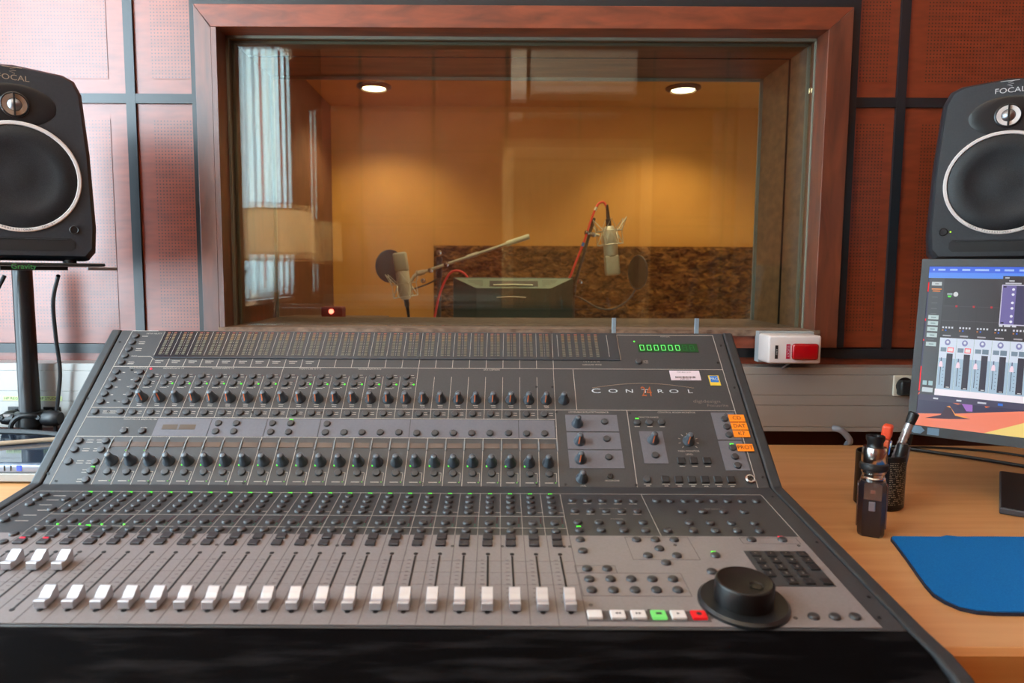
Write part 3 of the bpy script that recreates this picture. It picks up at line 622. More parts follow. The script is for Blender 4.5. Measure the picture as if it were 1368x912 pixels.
txt('POSITION', .305, .3055, .0036); txt('LEVEL', .135, .0015, .0034); txt('HEADPHONE', .178, .0105, .0036); txt('METER', .262, .2475, .003); txt('MODE', .262, .2435, .003)
for k_ in range(24):
    x = XL(k_, .24)+.006
    if k_ < 10: dash(x, .2425, .014); dash(x+.001, .2385, .010)
    x = XL(k_, .2)
    if k_ < 16:
        for (dx, vv, w) in ((.0175, .2125, .005), (.0190, .2075, .0055), (.0175, .1965, .0045), (.0175, .1925, .0045), (.006, .1840, .011), (.0175, .1855, .003)): dash(x+dx, vv, w, .0008)
    dash(XL(k_, .15)+.010, .1495, .008, .0009); dash(XL(k_, .15)+.011, .1462, .007, .0009); dash(XL(k_, .13)+.018, .1345, .006, .0008); dash(XL(k_, .13)+.018, .1305, .006, .0008)
    vl(XL(k_)+.0255, .008, XL(k_)+.0258, .0225, .0006); hl(XL(k_)+.0215, XL(k_)+.0255, .0225, .0006); dash(XL(k_)+.008, .0062, .0125, .0011)
for r in range(4): dash(.225+0, 0, 0.0001)
for (x, vv, s_) in ((-.614, .3003, 1), (-.614, .2865, 1), (-.614, .2825, 1), (-.614, .2705, 1), (-.614, .2665, 1), (-.616, .2533, 1), (-.616, .2395, 1), (-.616, .2355, 1), (-.618, .1345, 1), (-.618, .131, 1), (-.607, .1345, 1), (-.607, .131, 1), (-.6205, .0785, 1), (-.6205, .0745, 1), (-.606, .0785, 1), (-.604, .0745, 1), (-.6205, .0625, 1), (-.6205, .0585, 1), (-.604, .0625, 1), (-.604, .0585, 1), (-.6205, .0405, 1), (-.6205, .0365, 1), (-.606, .0405, 1), (-.606, .0365, 1), (-.606, .0245, 1), (-.606, .0205, 1), (-.607, .0085, 1), (-.607, .0045, 1), (-.576, .1025, 1), (-.547, .1025, 1)): dash(x, vv, .010, .0010)
for (x, vv) in ((-.617, .216), (-.618, .2), (-.618, .184), (-.619, .168), (-.619, .152), (-.598, .2165), (-.598, .2005), (-.599, .185), (-.599, .169), (-.602, .1535)): dash(x, vv, .004, .0012)
for x in (.2285, .2485, .268, .2858, .3045, .3241): dash(x-.004, .0365 if x > .275 else .1095, .008, .0010)
for x in (.2294, .2563, .2758, .2953, .3145, .3334, .3527): dash(x-.0055, .0052, .011, .0010); dash(x-.003, .0022, .006, .0009)
for i in range(11):
    a = math.radians(-60+i*30); c_, s_ = math.cos(a), math.sin(a)
    if i > 10: break
for i in range(9):
    a = math.radians(-45+i*33.75); p0 = (.3035+.0125*math.cos(a), .0815+.0125*math.sin(a)); Mx = fu(p0[0], p0[1], .0004) @ Matrix.Rotation(a, 4, 'Z'); pr.box(0, .0035, -.0004, .0004, -.0003, 0, M=Mx)
# lower panel print
def xc(k_): return -.5692+k_*.0283
def hll(x0, x1, vv, w=.0008, h=.0004): pq(pr, L0, x0, x1, -vv-w/2, -vv+w/2, h, .0003)
def vll(xa, va, xb, vb, w=.0006, h=.0004): pq(pr, L0, xb-w/2, xb+w/2, -vb, -va, h, .0003, None, xa-w/2, xa+w/2)
for k_ in range(25): vll(xc(k_)-.0118, .026, xc(k_)-.0135, .1512)
hll(xc(0)-.0125, xc(23)+.0155, .0975, .0006); hll(xc(0)-.0125, xc(23)+.0155, .131, .0006); hll(-.642, .384, .025, .0005)
vll(-.643, .026, -.645, .150); vll(.2135, .026, .2125, .1512); vll(.3845, .026, .3845, .1512)
for k_ in range(24): hll(xc(k_)+.009, xc(k_)+.0155, .0865, .0006)
for (x, vv) in ((-.613, .0405), (-.614, .0545), (-.614, .070), (-.615, .1015), (-.615, .118), (-.606, .0865)): hll(x, x+.017, vv, .0012)
for i in range(5): hll(.106+i*.021, .117+i*.021, .0575, .0009); hll(.106+i*.021, .117+i*.021, .0895, .0009)
txt('AUTOMATION MODE', .165, -.073, .0038, lambda x, vv, h: flo(x, -vv, h)); txt('EDIT TOOLS', .30, -.073, .0038, lambda x, vv, h: flo(x, -vv, h)); txt('WINDOW', .165, -.104, .0036, lambda x, vv, h: flo(x, -vv, h))
pr.build('panel_print', M_print, con)
b = pr = MB()
for k_ in range(25): vll(xc(k_)-.0125, .153, xc(k_)-.0138, .338, .0007, .0010)
for vv in (.215, .240, .265): hll(xc(0)-.01, xc(23)+.015, vv, .0003, .0009)
for (x0, x1, v0, v1) in ((.166, .244, .155, .210), (.098, .213, .240, .286), (.096, .142, .224, .240), (.308, .378, .155, .170)):
    hll(x0, x1, v0, .0005, .0010); hll(x0, x1, v1, .0005, .0010); vll(x0, v0, x0, v1, .0005, .0010); vll(x1, v0, x1, v1, .0005, .0010)
for k_ in range(24):
    for i in range(11): hll(xc(k_)-.008, xc(k_)-.004, .213+i*.0085, .0005, .0010)
pr.build('fader_scale_print', M_printd, con)
# logo lettering
b = MB()
for s_, x, z in (('C', .1712, .0135), ('O', .199, .0105), ('N', .2258, .0105), ('T', .2515, .0105), ('R', .2764, .0105), ('O', .2988, .0105), ('L', .3251, .0105)):
    add_text(b, s_, z, fu(x, .1810, .0005), sx=1.75 if s_ != 'O' else 1.95)
b.build('logo_lettering', M_whiteprint, con)
b = MB(); add_text(b, '24', .029, fu(.2535, .1795, .0007), sx=.62); b.build('logo_number', M_orangeprint, con)
b = MB(); pts = [(.1655+.1675*i/40, .1875+.0125*math.sin(PI*(.06+.88*i/40))-.0022) for i in range(41)]
for (p, q) in zip(pts, pts[1:]):
    w0 = .0007; pq(b, U0, p[0], q[0], p[1], p[1]+w0, .0005); 
b.build('logo_arc', M_goldprint, con)
b = MB(); add_text(b, 'digidesign', .0088, fu(.348, .1605, .0005), sx=1.3); add_text(b, 'Focusrite', .0080, fu(.364, .152, .0005), sx=1.15); b.build('maker_lettering', M_darklogo, con)

# meters
for (x0, x1) in ((-.5765, -.3500), (-.3485, -.1245), (-.1230, .1025), (.1045, .2195)):
    b = MB(); pq(b, U0, x0, x1, .2505, .3125, .0012, .0012); mt = b.build('meter_window', M_glassdark, con)
b = MB()
def segs(x, w, n=14, v0=.2575, v1=.3085):
    for i in range(n):
        vv = v0+(v1-v0)*i/(n-1); pq(b, U0, x, x+w, vv-.00115, vv+.00115, .0016, .0003, 2 if i == n-1 else (1 if i > 8 else 0))
for k_ in range(24):
    x = XL(k_, .28)
    segs(x+.0062, .0050); segs(x+.0170, .0050)
    for i in range(14): pq(b, U0, x+.0135, x+.0145, .2572+i*.0039, .2580+i*.0039, .0016, .0003, 3)
for x in (.1215, .1325, .1445, .1565, .1680, .1795): segs(x, .0052)
for k_ in range(25): pq(b, U0, XL(k_, .25)-.0003, XL(k_, .25)+.0003, .2545, .3105, .0017, .0003, 3, XL(k_, .31)-.0003, XL(k_, .31)+.0003)
for x in (.1145, .2015): pq(b, U0, x-.0003, x+.0003, .2560, .3080, .0017, .0003, 3)
b.build('meter_segments', [M_mgrn, M_mamb, M_mred, M_print], con)
b = MB(); pq(b, U0, -.5775, .2195, .2485, .2505, .0016, .0016); b.build('meter_ledge', mat('ledge', srgb(44, 50, 60), .4), con)
# time display
b = MB(); pq(b, U0, .2535, .3570, .2690, .2885, .0008); dp = b.build('time_display', M_dispbg, con)
SEG = {'0': 'abcdef', '8': 'abcdefg'}
def digit(b, x, ch, mi):
    w, h, t = .0078, .0128, .00135; y0 = .2722
    R_ = {'a': (0, w, h-t, h), 'g': (0, w, h/2-t/2, h/2+t/2), 'd': (0, w, 0, t), 'f': (0, t, h/2, h), 'b': (w-t, w, h/2, h), 'e': (0, t, 0, h/2), 'c': (w-t, w, 0, h/2)}
    for s_ in SEG[ch]:
        x0, x1, v0, v1 = R_[s_]; pq(b, U0, x+x0+.0002, x+x1-.0002, y0+v0+.0002, y0+v1-.0002, .0011, .0002, mi)
b = MB()
for i in range(8): digit(b, .2566+i*.01235, '0' if i < 6 else '8', 0 if i < 6 else 1)
b.build('digits', [M_dispglow, M_dispoff], dp)
# scribble strips and display windows
b = MB()
M_scrib = mat('scribble_strip', srgb(92, 76, 68), .25); M_lcd = mat('lcd_window', srgb(86, 74, 64), .3)
for k_ in range(24):
    pq(b, U0, XL(k_, .07)+.0022, XL(k_+1, .07)-.0030, .0665, .0755, .0006)
b.build('scribble_strips', M_scrib, con)
M_divp = mat('divider_pale', srgb(130, 134, 136), .4)
for k_ in range(25): b = MB(); pq(b, U0, XL(k_, .07)-.0006, XL(k_, .07)+.0010, .062, .079, .0020, .0016); b.build('strip_divider', M_divp, con)
b = MB(); pq(b, U0, -.5135, -.4900, .0990, .1085, .0009); pq(b, U0, -.4870, -.4620, .0990, .1085, .0009); b.build('lcd_window', M_lcd, con)

# ---- shared small meshes
def mesh_btn(r=.0056, h=.0030):
    b = MB(); b.lathe([(r+.0003, 0), (r, h*.6), (r*.86, h*.9), (r*.5, h), (0, h*1.02)], None, 18); m = b.me('round_button'); m.materials.append(M_btn)
    for p in m.polygons: p.use_smooth = True
    return m
me_btn = mesh_btn()
b = MB(); b.box(-.0062, .0062, -.0060, .0060, 0, .0030, bev=.0008, seg=1); me_sq = b.me('square_button'); me_sq.materials.append(M_btnsq)
b = MB(); b.box(-.0058, .0058, -.0058, .0058, 0, .0030, bev=.0008, seg=1); me_sqd = b.me('square_button_dark'); me_sqd.materials.append(M_key)
def mesh_knob():
    b = bmesh.new(); n = 36; prof = [(.0092, 0), (.0090, .0022), (.0080, .0040), (.0065, .0075), (.0056, .0115), (.0050, .0155), (.0046, .0175), (.0032, .0185)]
    rings = []
    for r, z in prof:
        q = []
        for i in range(n):
            a = 2*PI*i/n; f = 1 if z < .003 or z > .018 else 1-.055*(1+math.cos(9*a))/2
            q.append(b.verts.new((r*f*math.cos(a), r*f*math.sin(a), z)))
        rings.append(q)
    for p, q in zip(rings, rings[1:]):
        for i in range(n): b.faces.new((p[i], p[(i+1) % n], q[(i+1) % n], q[i]))
    b.faces.new(rings[-1])
    m = bpy.data.meshes.new('rotary_knob'); b.to_mesh(m); b.free(); m.materials.append(M_knob)
    for p in m.polygons: p.use_smooth = True
    smooth(m, 50); return m
me_knob = mesh_knob()
b = MB()   # pointer: a thin wedge down the flank of the knob (towards local +y)
prf = [(.0092, .0018), (.0080, .0043), (.0067, .0075), (.0058, .0115), (.0052, .0155), (.0047, .0178)]
for (p, q) in zip(prf[1:], prf[2:]):
    b._new([(-.0008, p[0], p[1]), (.0008, p[0], p[1]), (.0008, q[0], q[1]), (-.0008, q[0], q[1])], [(0, 1, 2, 3)]); b._new([(-.0008, p[0]-.0006, p[1]), (.0008, p[0]-.0006, p[1]), (.0008, q[0]-.0006, q[1]), (-.0008, q[0]-.0006, q[1])], [(3, 2, 1, 0)])
me_ptr = b.me('pointer'); me_ptr.materials.append(M_orange)
def led_mesh(m, r=.0013, name='led'):
    b = MB(); b.lathe([(r, 0), (r, .0008), (r*.6, .0014), (0, .0016)], None, 10); x = b.me(name); x.materials.append(m); return x
me_lg, me_lr, me_lgd = led_mesh(M_ledg, .0015), led_mesh(M_ledr, .0021), led_mesh(M_ledgd, .0011)
b = MB(); b.box(-.0027, .0027, -.0012, .0012, 0, .0012); me_bar = b.me('bar'); me_bar.materials.append(M_ledg)
b = MB(); b.box(-.0030, .0030, -.0012, .0012, 0, .0008); me_barr = b.me('barr'); me_barr.materials.append(M_ledr)
IL = wm(con).inverted()
def put(name, me, F, parent=None, inv=None):
    o = bpy.data.objects.new(name, me); C.objects.link(o); o.parent = parent or con
    o.matrix_local = (inv or IL) @ F
    return o
BT = []                                  # every round button frame
def rb(F): BT.append(F)
LED = []
# upper panel buttons
for x, vv in ((-.6246, .3003), (-.6256, .2847), (-.6258, .2688), (-.6264, .2533), (-.6266, .238), (-.6275, .2169), (-.6278, .2007), (-.6283, .1849), (-.6287, .1693), (-.6288, .1533), (-.5872, .2163), (-.5877, .2005), (-.5879, .185), (-.5885, .1689), (-.5888, .1532),
              (-.630, .1331), (-.5897, .1334), (-.5707, .0959), (-.5423, .0957), (-.6315, .0763), (-.5912, .0766), (-.6321, .0605), (-.592, .0604), (-.6323, .0386), (-.5923, .0385), (-.5928, .023), (-.5936, .0072),
              (-.4282, .1111), (-.4001, .1113), (-.4283, .0955), (-.4001, .0957), (-.3435, .1117), (-.315, .1119), (-.3428, .0948), (-.315, .095), (-.2579, .1114), (-.2578, .0945), (-.2289, .0947), (-.2008, .0949), (-.1726, .0951), (-.144, .0953),
              (-.1161, .0942), (-.0876, .0944), (-.059, .0946), (-.0305, .0948), (-.0023, .0949), (.0263, .0951), (.0545, .0945), (.0824, .0947), (.250, .2458),
              (.1781, .1183), (.178, .0854), (.1773, .0519), (.2296, .1173), (.2487, .1175), (.268, .1176), (.2482, .0557), (.2294, .0128),
              (.3686, .125), (.3685, .1096), (.3688, .0941), (.3686, .0699), (.3684, .0538), (.3681, .0381)): rb(fu(x, vv, .0006))
for k_ in range(16): rb(fu(XL(k_, .21)+.0105, .209, .0002)); rb(fu(XL(k_, .19)+.0105, .1932, .0002))
for k_ in range(24): rb(fu(XL(k_, .13)+.0102, .1325, .0002)); rb(fu(XL(k_, .02)+.0148, .0217, .0002))
nupper = len(BT)
# lower panel buttons
for k_ in range(24):
    for vv in (.0375, .0540, .0705, .0865, .1182, .1400): rb(flo(xc(k_)+.0022*(1-vv/.2), vv, .0002))
for x, vv in ((-.6257, .0393), (-.627, .0537), (-.6271, .0696), (-.6284, .1015), (-.6282, .1178), (-.5868, .0542), (-.5872, .0853), (-.5901, .1565), (-.5893, .1771)): rb(flo(x, vv, .0008))
for x in (.114, .1342, .1553, .1768, .198, .2301, .2498, .2697, .2897, .3097, .3291, .3491, .3691): rb(flo(x, .0475, .0002))
for x in (.1131, .1341, .1549, .1759, .1967, .2569, .2852, .3127, .3405): rb(flo(x, .0812, .0002))
for x in (.1131, .1404, .1685, .1975, .2574, .2847, .3123, .3417): rb(flo(x, .1150, .0002))
for x in (.1124, .140, .1685, .1963, .2245, .2569, .2847, .3123, .3402): rb(flo(x, .1365, .0002))
for x, vv in ((.110, .1633), (.1095, .191), (.1793, .1625), (.2024, .1623), (.2256, .162), (.2021, .1846), (.1848, .2013), (.2188, .2009), (.2021, .2174), (.1091, .2317), (.1319, .2315), (.1087, .2539), (.1321, .2536), (.155, .2534), (.1782, .2532), (.2011, .253),
              (.1083, .2757), (.1315, .2755), (.1548, .2753), (.1778, .2751), (.2008, .2748), (.3213, .161), (.3594, .1606), (.2645, .1999), (.249, .2366), (.2783, .2363), (.325, .3222), (.346, .3225), (.3665, .322)): rb(flo(x, vv, .0008))
BT.sort(key=lambda F: (F.translation-v((0, 0, CZ))).length)
for F in BT[:100]: put('round_button', me_btn, F)
b = MB(); tmp = bmesh.new(); tmp.from_mesh(me_btn)
for F in BT[100:]: b.join(tmp, F)
tmp.free(); tag(b.build('round_button', M_btn, con, True), kind='stuff')
# square buttons
for k_ in range(24):
    put('square_button', me_sq, flo(xc(k_)-.0005, .1590, .0008)); put('square_button', me_sq, flo(xc(k_)-.0010, .1754, .0008))
for x, vv in ((.2858, .0458), (.3045, .0459), (.3241, .0461), (.2563, .0128), (.2758, .0127), (.2953, .0127), (.3145, .0128), (.3334, .0129), (.3527, .013)): put('square_button', me_sqd, fu(x, vv, .0002))
# knobs
def knob(F, ang=None):
    o = put('rotary_knob', me_knob, F)
    if ang is not None:
        p = bpy.data.objects.new('pointer', me_ptr); C.objects.link(p); p.parent = o; p.matrix_local = Matrix.Rotation(math.radians(ang), 4, 'Z')
for k_ in range(25):
    ang = {0: 205, 1: 205, 2: None, 24: None}.get(k_, 165)
    knob(fu(XL(k_, .16)+.0141, .1612, .0002), ang)
for k_ in range(24): knob(fu(XL(k_, .04)+.0138, .0405, .0002), None)
for (x, vv, a) in ((.1349, .1140, None), (.1356, .0805, 165), (.1344, .0472, 165), (.1338, .0137, None), (.2493, .083, 165), (.3035, .0815, 160)): knob(fu(x, vv, .0006), a)
# lights
for k_ in list(range(1, 8))+list(range(9, 16)): put('indicator_light', me_lg, fu(XL(k_, .19)+.0240, .1925, .0002))
for k_ in range(4, 23):
    if k_ != 15: put('indicator_light', me_lg, fu(XL(k_, .035)+.0072, .0345, .0002))
for x in (-.5545, -.5265): put('indicator_light', me_lgd, fu(x, .0595, .0002))
put('indicator_light', me_lr, fu(-.5725, .2243, .0002)); put('indicator_light', me_lg, fu(.2491, .2935, .0002))
for x, vv in ((.2301, .1240), (.3683, .0762), (-.5920, .0290), (-.315, .1180)): put('indicator_light', me_bar, fu(x, vv, .0008))
for k_ in range(24): put('indicator_light', me_bar, flo(xc(k_)+.0018, .0300, .0010))
for k_ in range(4): put('indicator_light', me_lg, flo(xc(k_)+.0150, .1273, .0002))
put('indicator_light', me_bar, flo(.1120, .1300, .0018)); put('indicator_light', me_bar, flo(.2640, .1940, .0018)); put('indicator_light', me_barr, flo(.3590, .1550, .0020)); put('indicator_light', me_bar, flo(xc(2)+.001, .1335, .0014))
for k_ in (0, 1): put('indicator_light', me_barr, flo(xc(k_)-.001, .1705, .0036))
b = MB()
for k_ in range(24):
    for i in range(6): b.box(-.0008, .0008, -.0006, .0006, 0, .0008, M=flo(xc(k_)+.0115-.0002*i, .103+i*.0048, .0002), mi=0 if i < 4 else 1)
for k_ in range(16): b.box(-.0007, .0007, -.0006, .0006, 0, .0008, M=fu(XL(k_, .2)+.0260, .2105, .0002), mi=0); b.box(-.0007, .0007, -.0006, .0006, 0, .0008, M=fu(XL(k_, .2)+.0250, .1988, .0002), mi=0)
for k_ in range(24): b.box(-.0009, .0009, -.0006, .0006, 0, .0008, M=fu(XL(k_)+.0240, .0062, .0002), mi=2)
tag(b.build('unlit_lights', [M_ledoff_r, M_ledoff_g, M_ledgd], con), kind='stuff')
# fader slots and caps
b = MB(); b.box(-.0011, .0011, -.0575, .0550, 0, .0004); b.lathe([(.0026, 0), (.0026, .0005), (0, .0005)], T((0, .0595, 0)), 14); b.lathe([(.0026, 0), (.0026, .0005), (0, .0005)], T((0, -.0585, 0)), 14)
me_slot = b.me('fader_slot'); me_slot.materials.append(M_slot)
def mesh_cap():
    L_, H0, H1 = .0235, .0098, .0150; y0 = -L_/2
    top = [(y0+.0006, H0-.0004), (y0+.0015, H0)]+[(y0+.003+(L_-.006)*i/8, H0-.0018*math.sin(PI*min(1, i/5))+(H1-H0)*(i/8)**2.2) for i in range(9)]+[(y0+L_-.0012, H1), (y0+L_, H1-.001)]
    poly = [(y0, .0012), (y0, H0-.0012)]+top+[(y0+L_+.0005, .0012)]
    b = MB(); b.prism(poly, -.0058, .0058, 'x', bev=.0004); b.box(-.001, .001, -.004, .004, -.001, .0013)
    m = b.me('fader_cap'); m.materials.append(M_cap); return m
me_cap = mesh_cap()
for k_ in range(24):
    put('fader_slot', me_slot, flo(xc(k_), .2585, .0008))
    put('fader_cap', me_cap, flo(xc(k_), (.2310 if k_ < 4 else .3055), .0014))
# transport
M_sym = mat('symbol_dark', srgb(44, 40, 44), .6)
b = MB(); b.box(-.0075, .0075, -.0066, .0066, 0, .0035, bev=.001, seg=2); me_tr = b.me('transport'); 
for i, (x, m_) in enumerate(((.1049, M_white_btn), (.128, M_white_btn), (.1489, M_white_btn), (.1691, M_green_btn), (.1887, M_white_btn), (.2094, M_red_btn))):
    me = me_tr.copy(); me.materials.append(m_); o = put('transport_button', me, flo(x, .3225, .0008)); tag(o, ['blank white button', 'white rewind button', 'white fast-forward button', 'green lit stop button', 'white play button', 'red record button'][i])
    b = MB(); Z_ = .0037
    if i == 1: b._new([(-.003, 0, Z_), (0, -.002, Z_), (0, .002, Z_), (0, 0, Z_), (.003, -.002, Z_), (.003, .002, Z_)], [(0, 1, 2), (3, 4, 5)])
    if i == 2: b._new([(.003, 0, Z_), (0, .002, Z_), (0, -.002, Z_), (0, 0, Z_), (-.003, .002, Z_), (-.003, -.002, Z_)], [(0, 1, 2), (3, 4, 5)])
    if i == 3: b.quad([(-.0028, -.0018, Z_), (.0028, -.0018, Z_), (.0028, .0018, Z_), (-.0028, .0018, Z_)])
    if i == 4: b._new([(.002, 0, Z_), (-.0015, .0018, Z_), (-.0015, -.0018, Z_)], [(0, 1, 2)])
    if i == 5: b.lathe([(.0026, Z_-.0002), (.0026, Z_), (0, Z_)], None, 14)
    if i: q = link('symbol', b.me('symbol'), o, M_sym)
    else: b.b.free()
b = MB(); b.box(.0960, .2200, -.3315, -.3135, .0008, .0011, M=L0); b.build('transport_recess', M_printd, con)
# keypad
b = MB(); pq(b, L0, .3015, .3750, -.2660, -.1885, .0012); kp = b.build('keypad', M_con, con)
kpi = wm(kp).inverted()
for r, vv in enumerate((.1975, .2125, .2275, .2420, .2575)):
    for c_, x in enumerate((.3125, .3305, .3490, .3680)):
        if (r, c_) in ((4, 0), (3, 3)): continue
        put('key', me_sqd, flo(x, vv, .0012) @ Matrix.Diagonal((.95, .95, .7, 1)), kp, kpi)
b = MB()
for r, row in enumerate(('=/*-', '789+', '456 ', '123 ', ' 0. ')):
    for c_, ch in enumerate(row):
        if ch != ' ': add_text(b, ch, .0055, flo((.3125, .3305, .3490, .3680)[c_], (.1975, .2125, .2275, .2420, .2575)[r], .0035))
b.build('key_legend', M_print, kp)
# jog wheel
b = MB(); b.lathe([(.0460, 0), (.0458, .003), (.0430, .0055), (.0300, .0042), (0, .0042)], flo(.2622, .2990, .0008), 56); jw = b.build('jog_wheel', M_blacks, con, True)
b = MB(); b.lathe([(.0295, .004), (.0295, .0245), (.0285, .0262), (.0268, .0268), (.0250, .0262), (0, .0255)], flo(.2622, .2985, .0008), 56); b.build('dial', M_blackw, jw, True)
b = MB(); b.lathe([(.0072, .0262), (.0055, .0250), (0, .0246)], flo(.2700, .3090, .0016), 24); b.build('finger_dimple', M_blackw, jw, True)
# headphone jack
b = MB(); b.lathe([(.0075, 0), (.0075, .003), (.0062, .004), (.0048, .004), (.0040, .001), (0, .001)], fu(.3810, .0139, .0003), 24); jk = b.build('headphone_jack', M_chrome, con, True)
b = MB(); b.lathe([(.0036, .0012), (0, .0014)], fu(.3810, .0139, .0006), 16); b.build('jack_hole', M_black, jk)
b = MB(); b.lathe([(.0042, 0), (.0042, .002), (.002, .0025), (0, .001)], fu(.176, .0183, .0003), 18); b.build('headphone_jack', M_black, con, True)
# stickers and tape labels on the console
b = MB(); pq(b, U0, .2986, .3487, .2052, .2262, .0007, .0004, 0); add_text(b, 'MATRIX 3141', .0042, fu(.323, .2222, .0009), mi=2)
for i in range(30): pq(b, U0, .3065+i*.00115, .3065+i*.00115+random.choice((.0004, .0008)), .2095, .2135, .0009, .0002, 1)
add_text(b, '20487 00513', .0034, fu(.323, .2075, .0009), mi=1); tag(b.build('inventory_sticker', [M_paper, M_ink, M_darklogo], con), 'white barcode sticker')
b = MB(); pq(b, U0, .3616, .3790, .1942, .2157, .0007, .0004, 0); pq(b, U0, .3636, .3770, .2010, .2145, .0009, .0002, 1); add_text(b, 'PRO', .0078, fu(.3703, .2078, .0011), mi=2); tag(b.build('seal_sticker', [M_yellow, M_blueink, M_whiteprint], con), 'yellow and blue sticker')
for s_, x0, x1, v0, v1 in (('CD', .3754, .4003, .1187, .1326), ('DAT', .3757, .4008, .1034, .1170), ('K7', .3757, .4005, .0890, .1018), ('PROT', .3750, .3998, .0630, .0761)):
    b = MB(); pq(b, U0, x0, x1, v0, v1, .0022, .0006, 0); add_text(b, s_, .0095, fu((x0+x1)/2, (v0+v1)/2, .0024), mi=1); tag(b.build('tape_label', [M_tape, M_ink], con), 'orange tape label reading '+s_)
# screws
b = MB(); b.lathe([(.0021, 0), (.0021, .0005), (.0011, .0005), (.0009, -.0002), (0, -.0002)], None, 12); me_scr = b.me('screw'); me_scr.materials.append(M_black)
for x, vv in ((-.648, .2860), (-.653, .1600), (-.6535, .0180), (.399, .285), (.400, .19), (.401, .018), (-.604, .2215), (-.608, .1560), (-.6095, .1335), (-.6370, .0055), (-.500, .0035), (-.38, .1335), (-.362, .0035), (-.27, .1335), (-.1, .0035), (.104, .137), (.109, .0035), (.212, .0035), (.2205, .1355), (.373, .1335), (-.1, .1335), (.067, .0035), (.0735, .1890), (.10, .189), (.385, .245)): put('screw', me_scr, fu(x, vv, .0003))
for x, vv in ((-.658+.012, .0320), (.398, .0320), (.400, .165), (.400, .285), (.391, .322), (.3735, .1745), (.2235, .1750), (-.4700, .1800), (-.3575, .1800), (-.3300, .1800), (-.215, .18), (-.185, .18), (-.046, .1800), (.014, .18), (.0885, .1800), (.0955, .1800), (.1035, .3030), (.1165, .3240), (.1620, .3120), (.2215, .3240), (.3060, .3240)): put('screw', me_scr, flo(x, vv, .0006))
# two small posts on the rear edge
for x in (.2175, .3650):
    b = MB(); b.box(x-.0035, x+.0035, 1.236, 1.241, 1.030, 1.066, bev=.0005); b.build('bracket', mat('bracket_grey', srgb(150, 168, 180), .4, metal=.3), con)

